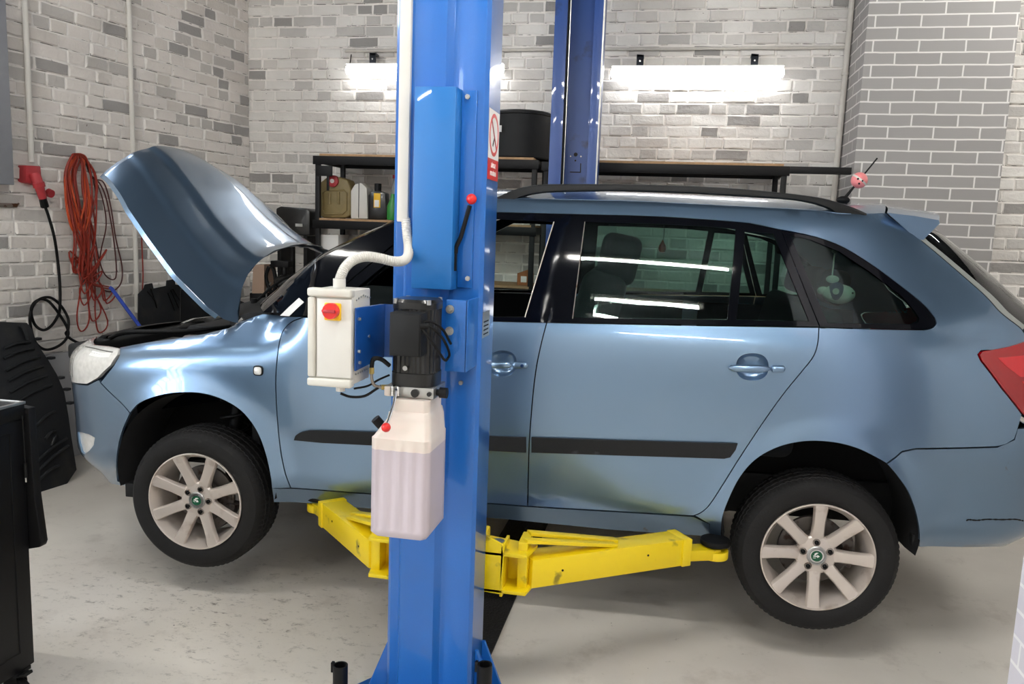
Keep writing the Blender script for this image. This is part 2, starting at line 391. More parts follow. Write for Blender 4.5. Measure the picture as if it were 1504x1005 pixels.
for k, h in enumerate(hl):
    T = (lambda p: c2w(np.array(p)*[1, -1, 1]+[0, WD, 0])) if k else c2w
    for j, (s0, z0, rx_, rz_) in enumerate(((.60, .515, .07, .06),)):
        pts = [T(S(s0+rx_*cos(a), z0+rz_*sin(a), -.0046)) for a in np.linspace(0, 2*pi, 37)[:-1]]
        B().tube(pts, .0022, 6, closed=True).obj('lamp_ring', lamp_line, h)
    for i in range(7):
        s0 = .72-.022*i
        B().tube([T(S(s0, z, -.0044)) for z in np.linspace(.455, .585, 8)], .0012, 5).obj('lens_rib', lamp_line, h)
    B().loft([[T(S(a, b_+d, -.0048)) for d in (0, .018)]+[T(S(a, b_+d, -.004)) for d in (.018, 0)] for a, b_ in sm([(.99,.572),(.93,.566),(.85,.566)], 4)]).obj('lens_highlight', paper, h)  # white strip painting the bright reflection along the top of the lens
    B().tube([T(S(a, b_, -.0046)) for a, b_ in sm([(.995,.592),(.93,.592),(.84,.592),(.74,.588)], 5)], .003, 6).obj('lamp_brow', lamp_line, h)
# ---- doors (panel, frame, glass, moulding, handle)
def ell(cx, cy, rx, ry, n=28, p=2.4):
    return [(cx+rx*math.copysign(abs(cos(t))**(2/p), cos(t)), cy+ry*math.copysign(abs(sin(t))**(2/p), sin(t))) for t in np.linspace(0, 2*pi, n, endpoint=False)]
HF = ell(738, 534, 21, 19); HR = ell(1105, 539, 24, 20)
fd = panel('front_door', FD_F[::-1]+[(600,470),(724,472),(803,474)]+FD_R[1:]+[(600,730),(427,717)], paint, holes=[HF], gap=.0022)
rd = panel('rear_door', FD_R[::-1]+[(1000,478),(1203,481)]+RD_R[1:]+[(900,751),(776,744)], paint, holes=[HR], gap=.0022)
for par, H, hx in ((fd, HF, ((719,535),(752,535.5),(776,536))), (rd, HR, ((1070,539.5),(1130,541),(1152,541)))):
    H2 = p2s(H); c = H2.mean(0)
    for k in (0, 1):
        T = (lambda P: P*[1, -1, 1]+[0, WD, 0]) if k else (lambda P: P)
        b = B(); rings = []
        for q, o in ((1.0, 0.0), (.97, .004), (.9, .016), (.7, .026), (.35, .029), (.02, .03)):
            R2 = c+(H2-c)*q; rings.append([c2w(p) for p in T(S(R2[:, 0], R2[:, 1], o))])
        b.loft(rings, cap=False).obj('handle_recess', paint, par[k])
        hs = p2s(hx); a0, a1, a2 = hs
        def bar(x0, x1, name, m, bow):
            b = B(); R = []
            for t in np.linspace(0, 1, 12):
                s0, z0 = x0+(x1-x0)*t; e = max(.12, 1-abs(2*t-1)**8)**.5
                ring = []
                for a in np.linspace(0, 2*pi, 12, endpoint=False):
                    ring.append(c2w(T(S(s0, z0+.0125*e*sin(a), -.016-bow*sin(pi*t)-.008*e*cos(a))[None])[0]))
                R.append(ring)
            b.loft(R).obj(name, m, par[k])
        bar(a0, a1, 'door_handle', paint, .006); bar(a1+[.004, 0], a2, 'lock_cover', paint, 0)
        # stand-off feet of the handle
        for s0, z0 in (a0+[.012, 0], a2-[.012, 0]):
            b = B(); p = T(S(s0, z0, -.012)[None])[0]; q = T(S(s0, z0, .004)[None])[0]
            b.cyl(c2w(p), c2w(q), .009, n=10).obj('handle_foot', gloss_black, par[k])
# key lock on the front door
q = p2s([(768,536)])[0]
for k in (0, 1):
    p = S(q[0], q[1], -.0265); p2_ = S(q[0], q[1], -.02)
    if k: p = p*[1, -1, 1]+[0, WD, 0]; p2_ = p2_*[1, -1, 1]+[0, WD, 0]
    B().cyl(c2w(p), c2w(p2_), .006, n=16).obj('key_lock', chrome, fd[k])
# rubbing strips
panel('side_moulding', sm([(433,646),(437,638),(450,633),(475,632),(600,636),(773,642)])+[(773,664),(600,656),(475,650)], strip_black, off=-.011, thick=.013, parent=fd, res=.02)
panel('side_moulding', [(781,642),(900,646),(1040,650),(1083,651),(1080,660),(1072,671),(1063,673),(900,668),(781,664)], strip_black, off=-.011, thick=.013, parent=rd, res=.02)
# black window frames
ff_out = [(1.865,.788)]+list(p2s([(600,470),(724,472),(803,474),(808,460),(822,392),(836,322),(836,314.5),(727,312.5)]))+[(2.42,1.218),(2.34,1.19),(2.165,1.075)]
ff_in = [(1.93,.80)]+list(p2s([(600,464),(724,466),(771,466),(813.6,326),(727,322)]))+[(2.46,1.19),(2.34,1.13),(2.165,1.02)]
panel('window_frame', ff_out, gloss_black, holes=[ff_in], sz=True, off=.002, thick=.02, parent=fd, res=.03)
rf_out = [(803,474),(808,460),(822,392),(836,322),(836,314.5),(960,318),(1040,323),(1100,328),(1139,336),(1147,338),(1203,480)]
g1 = [(841.5,467),(852,381),(860,326),(960,329),(1040,333),(1081,337),(1068,470)]
g2 = [(1081.5,470),(1094,340),(1136,343.5),(1189,472.5)]
panel('window_frame', rf_out, gloss_black, holes=[g1, g2], off=.002, thick=.02, parent=rd, res=.03)
panel('window_pane', g1, glass_tint, off=.006, thick=.003, gap=-.004, parent=rd, res=.05)
panel('quarter_pane', g2, glass_tint, off=.006, thick=.003, gap=-.004, parent=rd, res=.05)
panel('window_pane', ff_in, glass_clear, sz=True, off=.008, thick=.003, gap=-.004, parent=[fd[0], fd[1]], res=.05, mir=(1,))
# chrome-less bright sealing edges of the glass
for pts in ([(771,466),(792,396),(813.6,326)],):
    q = p2s(pts); B().tube([c2w(S(a, b_, -.001)) for a, b_ in sm(q, 4)], .0022, 6).obj('window_seal', alloy, fd[0], label='pale sealing edge')
q = p2s([(841,468),(852,381),(859,326)]); B().tube([c2w(S(a, b_, 0)) for a, b_ in sm(q, 4)], .0018, 6).obj('window_seal', rust_steel, rd[0], label='pale sealing edge')
q3o = [(1149,339.5)]+DLO_TOP[DLO_TOP.index(DLO_TOP[0])+24:] if False else None
qf = [(1148,339),(1190,347)]+[tuple(p) for p in DLO_TOP if p[0] > 1195]+[tuple(p) for p in DLO_END[1:-1]]+[(1219,481),(1205,480)]
q_in = [(1161,346),(1190,352),(1234,370),(1279,400),(1324,434),(1345,458),(1351,468),(1349,474),(1340,477),(1216,475)]
panel('quarter_window_frame', qf, gloss_black, holes=[q_in], off=.003, thick=.018, res=.03)
panel('quarter_window', q_in, glass_tint, off=.006, thick=.003, gap=-.004, res=.05)
# A-pillars
AP = [(1.60,.775),(1.70,.875),(1.80,.955),(1.89,1.022),(2.02,1.096),(2.142,1.160),(2.24,1.208),(2.31,1.237),(2.36,1.236),(2.33,1.196),(2.165,1.083),(1.865,.792),(1.80,.783)]
panel('a_pillar', AP, gloss_black, sz=True, off=0, thick=.03, res=.03)
stick = p2s([(414,463),(436,443),(450,432),(453,436),(432,464)])
panel('pillar_sticker', [(412,463.5),(425,464.5),(447,444),(439.5,437.5)], paper, off=-.004, thick=.003, mir=(0,), res=.05)
# sills
panel('sill', [(399,718),(427,718.5),(600,731.5),(775,745.5),(900,753),(1018,760),(1042,771),(1041,789),(900,779),(740,763),(560,749),(402,738)], paint_rear, off=.004, thick=.05, res=.03)
# rear bumper + tail light + tailgate
rb = list(p2s([(1302,682),(1325,664),(1345,660),(1400,659),(1465,657),(1490,646)]))+[(4.50,.515),(4.60,.52),(4.75,.40),(SL,.40),(SL,-.0),(4.85,.0),(4.55,.04)]+list(p2s([(1440,804),(1350,804)]))+list(p2s(ARCH_R2[::-1][1:-1]))
rbp = panel('rear_bumper', rb, paint_rear, sz=True, gap=.002, joined=True)[0]
TL = list(p2s([(1436.5,521),(1441,515),(1480,508)]))+[(4.62,.835),(4.72,.83),(4.73,.62),(4.62,.54),(4.55,.555)]+list(p2s([(1501,610),(1470,570),(1440,530)]))
sc_ = [np.array(p, float) for p in ((1419,765),(1423,763.5),(1435,764.5),(1450,763),(1470,763.5),(1490,763),(1502,765))]
B().tube([c2w(S(a, b_, -.0005)) for a, b_ in sm(p2s(sc_), 5)], [.0012+.0022*abs(sin(i*1.3)) for i in range(31)], 6).obj('scratch', black_rub, rbp, label='dark torn scratch')
tl = panel('tail_light', TL, red_lens, sz=True, off=-.006, thick=.02, gap=.003, res=.02)
for k in (0, 1):
    panel('reflector_bar', [(4.42,.765),(4.60,.78),(4.60,.70),(4.50,.70),(4.45,.735)], red_lens2, sz=True, off=-.0075, thick=.002, parent=tl, mir=(k,))
    panel('reflector_bar', [(4.505,.685),(4.60,.68),(4.60,.655),(4.525,.66)], red_lens2, sz=True, off=-.0075, thick=.002, parent=tl, mir=(k,))
tg1 = [(4.75,.42),(4.74,.60),(4.73,.825),(4.60,.85)]+[(4.60,.862)]+[(SL,.86),(SL,.42)]
tgt = panel('tailgate', tg1, paint, sz=True, gap=.002, joined=True)[0]
rw = [tuple(p+np.array([.004, 0])) for p in zsD[8:]]+[(4.61,.866),(SL,.866),(SL,1.215),(float(zsD[8][0])+.02,1.212)]
panel('rear_window', rw, glass_rear, sz=True, off=.010, thick=.004, joined=True, parent=tgt)
# border of the tailgate glass, the grey reflection painted in as its colour
rwb = [tuple(p+np.array([.01, 0])) for p in zsD[8:]]+[(4.63,.87),(4.69,.87)]+[tuple(p+np.array([.055, 0])) for p in zsD[8:][::-1]]+[(float(zsD[8][0])+.055, 1.205),(float(zsD[8][0])+.01, 1.205)]
panel('glass_border', rwb, mat('grey_glass_border', '8C908C', .25, coat=.5), sz=True, off=.004, thick=.004, parent=[tgt, tgt])
# ---- roof
sr = np.linspace(2.30, 4.255, 60); sR = np.array([(2.30, 1.236), (2.40, 1.262)]+list(zsR)); zr = np.interp(sr, sR[:, 0], sR[:, 1]); kz = np.ones(5)/5
zr = np.convolve(np.pad(zr, 2, mode='edge'), kz, 'valid')
E0 = S(sr, zr); vv = np.linspace(-1, 1, 41)
def roofpt(i, v, dz=0):
    x, y, z = E0[i]; hw = WD/2-y; bow = (x-.5)/.95
    return (x+(-.10 if bow < 0 else .09)*(1-v*v)*abs(bow)**3, WD/2+v*hw, z+.055*(1-abs(v)**3.2)+dz)
b = B(); b.loft([[c2w(roofpt(i, v)) for v in vv]+[c2w(roofpt(i, v, -.02)) for v in vv[::-1]] for i in range(60)]).obj('roof', paint, car)
b = B(); b.loft([[c2w(roofpt(i, v*.97, -.035)) for v in vv]+[c2w(roofpt(i, v*.97, -.04)) for v in vv[::-1]] for i in range(2, 58)]).obj('headlining', headliner, car)
# roof rails
RU = [(680,301),(700,297),(727,290),(745,282),(765,275),(790,271),(815,270),(900,270),(1000,272),(1090,277),(1170,285),(1210,291),(1245,301),(1265,309),(1283,318)]
RL = [(690,303),(705,301),(727,298.5),(748,296),(765,289),(785,284),(815,281),(900,279.5),(1000,282),(1090,287),(1160,292),(1195,298),(1218,306),(1235,317),(1260,320)]
RU, RL = sm(RU, 4), sm(RL, 4)
for k in (0, 1):
    b = B(); R = []
    for (a, c) in zip(RU, RL):
        p = carpt(a[0], a[1], .315); q = carpt(c[0], c[1], .315); 
        w = .016
        ring = [(p[0], p[1]-w*.6, p[2]-.004), (p[0], p[1]+w*.6, p[2]-.004+.003), (p[0], p[1]+w, p[2]-.012), (q[0], q[1]+w, q[2]-.004), (q[0], q[1]-w, q[2]), (p[0], p[1]-w, p[2]-.012)]
        if k: ring = [(x, WD-y, z) for x, y, z in ring]
        R.append([c2w(r) for r in ring])
    rail = b.loft(R).obj('roof_rail', rubber_black, car, ang=40)
# spoiler
b = B(); R = []
for v in np.linspace(-1, 1, 31):
    A_, T_, U_ = (1.425, 1.264), (1.614, 1.243), (1.560, 1.166); hw = .545; g = (1-abs(v)**2.5); yy = WD/2+v*hw
    dx = .085*g; dz = .045*(1-abs(v)**3)
    R.append([c2w(p) for p in ((A_[0]+dx*.9, yy, A_[1]+dz), ((A_[0]+T_[0])/2+dx, yy, 1.256+dz), (T_[0]+dx-.004, yy*1+0, T_[1]+dz), (T_[0]+dx, yy, T_[1]+dz-.012), (U_[0]+dx*.9, yy, U_[1]+dz*.6), (U_[0]+dx*.9-.01, yy, U_[1]+dz*.6-.004))])
b.loft(R).obj('rear_spoiler', paint, tgt, ang=30)
# windscreen between the pillars, cowl
b = B(); R = []
ap = np.array([(1.60,.775),(1.70,.875),(1.80,.955),(1.89,1.022),(2.02,1.096),(2.142,1.160),(2.24,1.208),(2.31,1.237)])
apd = np.array(sm(ap, 3)); APP = S(apd[:, 0], apd[:, 1], .012)
def wsp(i, v, off=0):
    x, y, z = APP[i]; t = i/(len(APP)-1); hw = WD/2-y; bulge = .20*(1-t)+.09*t
    return (x-bulge*(1-abs(v)**2.2)+off*.5, WD/2+v*hw, z+.015*(1-v*v)-off*.5)
b.loft([[c2w(wsp(i, v)) for v in vv]+[c2w(wsp(i, v, .006)) for v in vv[::-1]] for i in range(len(APP))]).obj('windscreen', glass_ws, car)
b = B(); b.loft([[c2w(wsp(i, v, -.002)) for v in (-1, -.97, -.93)]+[c2w(wsp(i, v, .004)) for v in (-.93, -.97, -1)] for i in range(len(APP))])
b.obj('windscreen_seal', gloss_black, car)
b = B(); R = []
for v in vv:
    x, y, z = wsp(0, v)
    R.append([c2w(p) for p in ((x+.02, y, z+.004), (x-.06, y, z-.006), (x-.14, y, z-.03), (x-.14, y, z-.07), (x+.02, y, z-.05))])
b.loft(R).obj('cowl_panel', rubber_black, car)
for (v0, v1, i1) in ((-.55, -.02, 4), (.05, .75, 5)):     # wipers
    p0 = Vector(wsp(0, v0, -.01))+Vector((-.03, 0, 0)); p1 = Vector(wsp(i1, v1, -.022)); pm = Vector(wsp(2, (v0*1.2+v1*.8)/2, -.035))
    b = B(); b.tube([c2w(p) for p in sm([p0+Vector((0, 0, -.01)), pm, p1], 6)], .006, 8); b.cyl(c2w(p0-Vector((0, 0, .02))), c2w(p0+Vector((0, 0, .012))), .014)
    b.tube([c2w(wsp(min(6, max(1, int(i1-2+t*4))), v1-.42+.75*t, -.012)) for t in np.linspace(0, 1, 10)], .005, 6)
    b.obj('wiper', black_rub, car)
# side indicator
q = p2s([(379.5,544.5)])[0]
for k in (0, 1):
    T = (lambda p: c2w(np.array(p)*[1, -1, 1]+[0, WD, 0])) if k else c2w
    p = S(q[0], q[1]); n = 20
    rr = lambda r, o: [T((p[0]+r*math.copysign(abs(cos(a))**.6, cos(a)), p[1]+o, p[2]+r*math.copysign(abs(sin(a))**.6, sin(a)))) for a in np.linspace(0, 2*pi, n, endpoint=False)]
    m_ = B().loft([rr(.0205, .002), rr(.0205, -.004), rr(.018, -.006)]).obj('indicator_bezel', rubber_black, wing[k])
    B().loft([rr(.0155, -.002), rr(.0155, -.007), rr(.010, -.011)]).obj('side_indicator', clear_lens, wing[k])
# door mirrors
for k in (0, 1):
    T = (lambda p: c2w(np.array(p)*[1, -1, 1]+[0, WD, 0])) if k else c2w
    R = []
    for t in np.linspace(0, 1, 9):
        e = (1-abs(2*t-1)**3)**.5 if 0 < t < 1 else .25
        yy = .0-.03-.17*t
        R.append([T((-.635+.02*t+.05*e*cos(a)*(1.0 if cos(a) < 0 else .55), yy, .835+.055*e*math.copysign(abs(sin(a))**.7, sin(a)))) for a in np.linspace(0, 2*pi, 20, endpoint=False)])
    mm = B().loft(R).obj('door_mirror', paint, fd[k])
    B().loft([[T((-.61+x_, y_, z_-.03)) for (x_, y_, z_) in ((-.03,-.05,.85),(.02,-.05,.85),(.02,-.05,.88),(-.03,-.05,.88))], [T((-.61+x_, y_, z_-.02)) for (x_, y_, z_) in ((-.05,.05,.80),(.04,.05,.80),(.04,.05,.84),(-.05,.05,.84))]]).obj('mirror_arm', rubber_black, fd[k])
# ---- wheels
def wheel(name, ax, side_, rot, label, parent):
    # local: outward axis = -y of the car frame
    yo = .012 if side_ == 0 else WD-.012
    sg = 1 if side_ == 0 else -1
    base = MCAR @ Matrix.Translation((ax, yo, 0)) @ Matrix.Rotation(0 if side_ == 0 else pi, 4, 'Z') @ Matrix.Rotation(rot, 4, 'Y') @ Matrix.Rotation(pi/2, 4, 'X')
    # after this +z of the profile = outwards
    ry = .2975
    prof = [(.200,-.012),(.206,-.004),(.222,.004),(.245,.008),(.268,.003),(.281,-.010),(.289,-.022),(.2925,-.034),(.2950,-.036),(.2955,-.058),(.2895,-.0595),(.2895,-.066),(.2965,-.0675),(.2975,-.094),(.2915,-.0955),(.2915,-.1035),(.2975,-.105),(.2965,-.1325),(.2895,-.134),(.2895,-.1405),(.2955,-.142),(.2950,-.164),(.289,-.178),(.281,-.19),(.262,-.203),(.235,-.206),(.206,-.196),(.200,-.188)]
    def mod(k, i):
        if k in (6, 7, 8, 20, 21, 22): return .0032 if i % 3 == 0 else 0
        if k in (9, 12, 13, 16, 17, 19): return .003 if (i+k) % 4 == 0 else 0
        return 0
    ty = B().lathe(prof, base, 240, mod=mod).obj(name, tyre_m, parent, ang=30, label=label)
    rim = B().lathe([(.2035,-.006),(.2035,.001),(.199,.002),(.1955,-.003),(.193,-.014),(.181,-.03),(.176,-.06),(.172,-.12),(.176,-.18),(.196,-.188),(.203,-.18)], base, 96).obj('rim', alloy, ty)
    for k in range(8):
        a = 2*pi*k/8; R = []
        for r, w, t, d in ((.040,.027,-.030,.03),(.062,.0255,-.024,.028),(.080,.0225,-.020,.026),(.12,.0215,-.014,.024),(.155,.0230,-.008,.022),(.180,.0250,-.003,.022),(.196,.0265,-.0005,.02)):
            ring = []
            for (u_, h) in ((-1,-d),(-1,-.007),(-.80,-.001),(0,.0012),(.80,-.001),(1,-.007),(1,-d)):
                x_, y_ = r, w*u_
                if r > .19: x_ = math.sqrt(max(.0, .2005**2-(w*u_)**2))
                ring.append(base @ Vector((x_*cos(a)-y_*sin(a), x_*sin(a)+y_*cos(a), t+h)))
            R.append(ring)
        B().loft(R).obj('spoke', alloy, ty, ang=40)
    B().lathe([(.070,-.055),(.074,-.030),(.068,-.024),(.050,-.022),(.034,-.020),(.034,-.0225),(.001,-.0225)], base, 60).obj('hub', alloy, ty)
    # star-shaped cover ring between bolts
    B().lathe([(.036,-.022),(.036,-.017),(.033,-.0145),(.030,-.0145),(.028,-.018),(.001,-.018)], base, 40).obj('centre_cap', steel, ty)
    B().lathe([(.024,-.018),(.024,-.0160),(.001,-.0155)], base, 32).obj('emblem', green_m, ty, label='green and silver round emblem')
    e = B(); e.lathe([(.0245,-.0165),(.0245,-.0145),(.0205,-.0145),(.0205,-.0165)], base, 40)
    e.obj('emblem_ring', chrome, ty)
    # winged arrow on the emblem
    e = B(); ri = Matrix.Rotation(-rot, 4, 'Z') if False else Matrix.Identity(4)
    def flat(pts, z0=-.0156, z1=-.0147): e.loft([[base @ Vector((x*.001, y*.001, z0)) for x, y in pts], [base @ Vector((x*.001, y*.001, z1)) for x, y in pts]])
    flat([(-12,1),(-12,-3),(2,-3),(2,-7),(11,-1),(2,5),(2,1)]); flat([(-9,3),(-4,3),(1,9),(6,12),(-1,13),(-8,9)]); flat([(-13,-7),(-3,-7),(-3,-9),(-12,-9)])
    e.obj('emblem_arrow', paper, ty)
    for k in range(5):
        a = 2*pi*k/5+pi/2+radians(4); p = (cos(a)*.050, sin(a)*.050)
        M2 = base @ Matrix.Translation((p[0], p[1], 0))
        b_ = B().lathe([(.0135,-.026),(.0135,-.019),(.0115,-.017),(.0105,-.022),(.0105,-.026)], M2, 16).obj('bolt_hole', rust_steel, ty)
        B().lathe([(.0085,-.026),(.0085,-.0165),(.0065,-.0145),(.0045,-.0145),(.0045,-.019),(.001,-.019)], M2, 12).obj('wheel_bolt', black_m, ty)
    # brake disc and caliper
    B().lathe([(.125,-.105),(.128,-.100),(.128,-.085),(.122,-.082),(.075,-.082),(.072,-.062),(.03,-.062)], base, 48).obj('brake_disc', disc_m, ty)
    b_ = B(); ring = []
    for t in np.linspace(-.5, .5, 10):
        ring.append([base @ Matrix.Rotation(-rot, 4, 'Z') @ Vector((r*cos(t+.1), r*sin(t+.1), h)) for r, h in ((.105,-.066),(.145,-.066),(.150,-.09),(.145,-.12),(.105,-.12))])
    b_.loft(ring).obj('brake_caliper', disc_m, ty)
    return ty
wheel('wheel', 1.2255, 0, 0, 'rear wheel with eight broad alloy spokes', car)
wheel('wheel', -1.2255, 0, radians(22.5), 'front wheel with eight broad alloy spokes', car)
wheel('wheel', 1.2255, 1, 0, None, car)
wheel('wheel', -1.2255, 1, 0, None, car)
# wheel-arch liners
for ax in (-1.2255, 1.2255):
    for k in (0, 1):
        T = (lambda p: c2w(np.array(p)*[1, -1, 1]+[0, WD, 0])) if k else c2w
        R = []
        for t in np.linspace(radians(-14), radians(194), 40):
            cr, sn = cos(t), sin(t); R.append([T((ax+.350*cr, .028, .115+.335*sn)), T((ax+.335*cr, .10, .115+.325*sn)), T((ax+.33*cr, .32, .115+.32*sn)), T((ax+.02*cr, .33, .115+.02*sn)), T((ax+.02*cr, .345, .115+.02*sn)), T((ax+.34*cr, .335, .115+.335*sn)), T((ax+.352*cr, .10, .115+.345*sn))])
        B().loft(R, cap=True).obj('arch_liner', liner_m, car)
# suspension strut and spring behind the front wheel
for k in (0, 1):
    T = (lambda p: c2w(np.array(p)*[1, -1, 1]+[0, WD, 0])) if k else c2w
    b = B(); b.cyl(T((-1.19,.25,.0)), T((-1.17,.29,.43)), .028); b.tube([T((-1.18+.06*cos(a), .27+.02*a/30+.05*sin(a), .18+.012*a)) for a in np.linspace(0, 19, 80)], .007, 6)
    b.obj('suspension_strut', black_m, car)
# underbody, exhaust
b = B(); b.box((-.83,.10,.045), (.86,WD-.10,.12), MCAR); b.box((-.83,.30,.05), (2.0,WD-.30,.22), MCAR); b.box((-1.95,.36,.05), (-.83,WD-.36,.16), MCAR)
b.obj('underbody', rubber_black, car, bevel=.01)
B().tube([c2w(p) for p in ((-.8,.9,.03),(.3,.95,.02),(.8,.6,.03),(1.5,.45,.10),(1.75,.5,.06),(2.1,.5,.05))], .024, 10).obj('exhaust_pipe', rust_steel, car)
b = B(); b.box((-1.56,.05,-.02), (-1.50,.34,.04), MCAR); b.box((1.56,.06,.06), (1.60,.4,.10), MCAR); b.obj('arch_flap', rubber_black, car, bevel=.004)
# ---- interior
def rbox(name, lo, hi, m, bev=.03, rot=None, parent=None, label=None):
    M = MCAR
    if rot:
        c = Vector([(a+b_)/2 for a, b_ in zip(lo, hi)]); M = MCAR @ Matrix.Translation(c) @ Matrix.Rotation(rot, 4, 'Y') @ Matrix.Translation(-c)
    return B().box(lo, hi, M).obj(name, m, parent or car, bevel=bev, seg=4, label=label)
for y0 in (.22, .90):
    st = rbox('front_seat', (-.12,y0,.30), (.34,y0+.50,.48), cloth_int, .05)
    rbox('seat_back', (.24,y0,.42), (.42,y0+.50,1.0), cloth_int, .05, radians(14), st)
    rbox('headrest', (.36,y0+.08,.95), (.52,y0+.42,1.15), cloth_int, .04, radians(10), st)
rs = rbox('rear_seat', (.82,.22,.30), (1.16,WD-.22,.50), cloth_int, .05)
rbox('seat_back', (1.14,.22,.42), (1.26,WD-.22,.90), cloth_int, .05, radians(14), rs)
for y0 in (.34, .71, 1.08): rbox('headrest', (1.26,y0,.90), (1.34,y0+.22,1.04), cloth_int, .035, radians(10), rs)
rbox('dashboard', (-1.0,.20,.42), (-.52,WD-.20,.82), dark_int, .06)
b = B(); b.tube([c2w((-.42+.19*sin(a)*.35, 1.18+.18*cos(a), .74+.17*sin(a))) for a in np.linspace(0, 2*pi, 28, endpoint=False)], .015, 8, closed=True)
b.cyl(c2w((-.52,1.18,.70)), c2w((-.42,1.18,.74)), .05); b.box((-.45,1.02,.725), (-.41,1.34,.755), MCAR); b.obj('steering_wheel', black_rub, car)
for k in (0, 1):
    T0 = S(np.linspace(1.9, 4.3, 30), np.full(30, .80), .05); T1 = S(np.linspace(1.9, 4.3, 30), np.full(30, .15), .06)
    ff = (lambda p: c2w(p*[1, -1, 1]+[0, WD, 0])) if k else c2w
    B().loft([[ff(a), ff(c), ff(c+[0, .02, 0]), ff(a+[0, .03, 0])] for a, c in zip(T0, T1) if a[0] < .82 or a[0] > 9]).obj('door_trim', dark_int, car)
    B().loft([[ff(a), ff(c*[1, 1, 0]+[0, 0, .48]), ff(c*[1, 1, 0]+[0, .02, .48]), ff(a+[0, .03, 0])] for a, c in zip(T0, T1) if a[0] > .80]).obj('boot_trim', dark_int, car)
rbox('boot_floor', (1.1,.25,.42), (2.05,WD-.25,.46), dark_int, .01)
rbox('mirror_stem', (-.52,.75,1.13), (-.48,.90,1.18), black_rub, .015, label='inside mirror')
# ---- antenna with a pink ball
q0, q1, q2 = carpt(1240,292,.78), carpt(1262,265,.78), carpt(1288,233,.78)
at = B().cyl(c2w(q0), c2w(q0+(q1-q0)*.8), .0075, .004).cyl(c2w(q0+(q1-q0)*.8), c2w(q2), .0032, .0032).ball(c2w(q2), .0036).obj('antenna', black_rub, car)
B().ball(c2w(q0-[.004, 0, .006]), .022, (1.3, 1, .8)).obj('antenna_base', black_rub, at)
bl = c2w(q1)
pb = B().ball(bl, .0345, n=24).obj('antenna_topper', pinkish, at, label='pink and white ball on the antenna')
B().lathe([(.0352, -.004), (.0356, .0), (.0352, .004)], Matrix.Translation(Vector(bl)) @ Matrix.Rotation(radians(38), 4, 'Y'), 30).obj('topper_band', cream_pl, at)
for dx, dz in ((-.012, .004), (.006, -.004), (-.006, -.016)):
    B().ball((bl[0]+dx, bl[1]-.032, bl[2]+dz), .0045).obj('topper_dot', black_m, at)
# ---- bonnet (open)
av = np.array([-.69, 0, .724]); nv = np.array([.724, 0, .69]); bo = np.array([-1.087, 0, .746])
LE = [0,.04,.12,.3,.5,.65,.78,.90]; YE = [.165,.135,.115,.10,.112,.145,.205,.285]; HE = [-.012,-.034,-.046,-.052,-.040,-.038,-.040,-.042]
def bonnet(u, v, dn=0):
    """u 0..1 rear to front, v -1..1 across"""
    g = 1-v*v
    yv = WD/2+v*.66; Lr = float(np.interp(yv, [.162,.20,.30,.36,.45,.545,.72,.93,1.2,1.40,1.46,1.48], [0,.045,.124,.170,.208,.236,.274,.292,.288,.262,.22,.15])); Lf = .90+.125*g
    L0 = LE[-1]*u; ye = np.interp(L0, LE, YE); he = np.interp(L0, LE, HE)
    L = Lr+(Lf-Lr)*u; hw = WD/2-ye; y = WD/2+v*hw
    av_ = abs(v); h = he+(.082-.02*u)*(1-av_**2.6)+(v+1)/2*(.045*(1-u*.7)+.075*max(0, v)*max(0, 1-u*2.2))
    for vc in (.42, .74):                                   # pressed creases
        h += .007*math.tanh((vc-.10*u-av_)/.025)
    h -= .075*max(0, (u-.78)/.22)**2*(1-.4*g)*.6
    return c2w(bo+av*L+nv*(h+dn)+np.array([0, y, 0]))
us = np.linspace(0, 1, 40); vs_ = np.r_[np.linspace(-1, -.9, 6), np.linspace(-.88, .88, 90), np.linspace(.9, 1, 6)]
bon = B().loft([[bonnet(u, v) for v in vs_]+[bonnet(u, v*.992, -.006) for v in vs_[::-1]] for u in us]).obj('bonnet', paint, car, ang=60)
B().loft([[bonnet(.03+.93*u, v*.9, -.022) for v in vs_[::4]]+[bonnet(.03+.93*u, v*.9, -.03) for v in vs_[::-4]] for u in us[::2]]).obj('inner_frame', paint, bon)
B().loft([[bonnet(u, -1, .001), bonnet(u, -1, -.020), bonnet(u, -.975, -.020), bonnet(u, -.975, -.006)] for u in us[3:]]).obj('side_flange', paint, bon)
B().tube([bonnet(u, -1.004, -.002) for u in us[1:]], .0022, 6).obj('edge_highlight', alloy, bon) if False else None
# prop rod, hinges
p = carpt(265,497,1.35); q = carpt(266,425,1.35)
B().cyl(c2w(p), c2w(q), .005).obj('prop_rod', black_m, car)
for y0 in (.20, WD-.20):
    B().tube([c2w((-1.19,y0,.64)), c2w((-1.14,y0,.70)), c2w((-1.10,y0+.0,.745))], .009, 8).tube([c2w((-1.10,y0,.62)), c2w((-1.08,y0,.72))], .007, 8).obj('bonnet_hinge', steel, car)
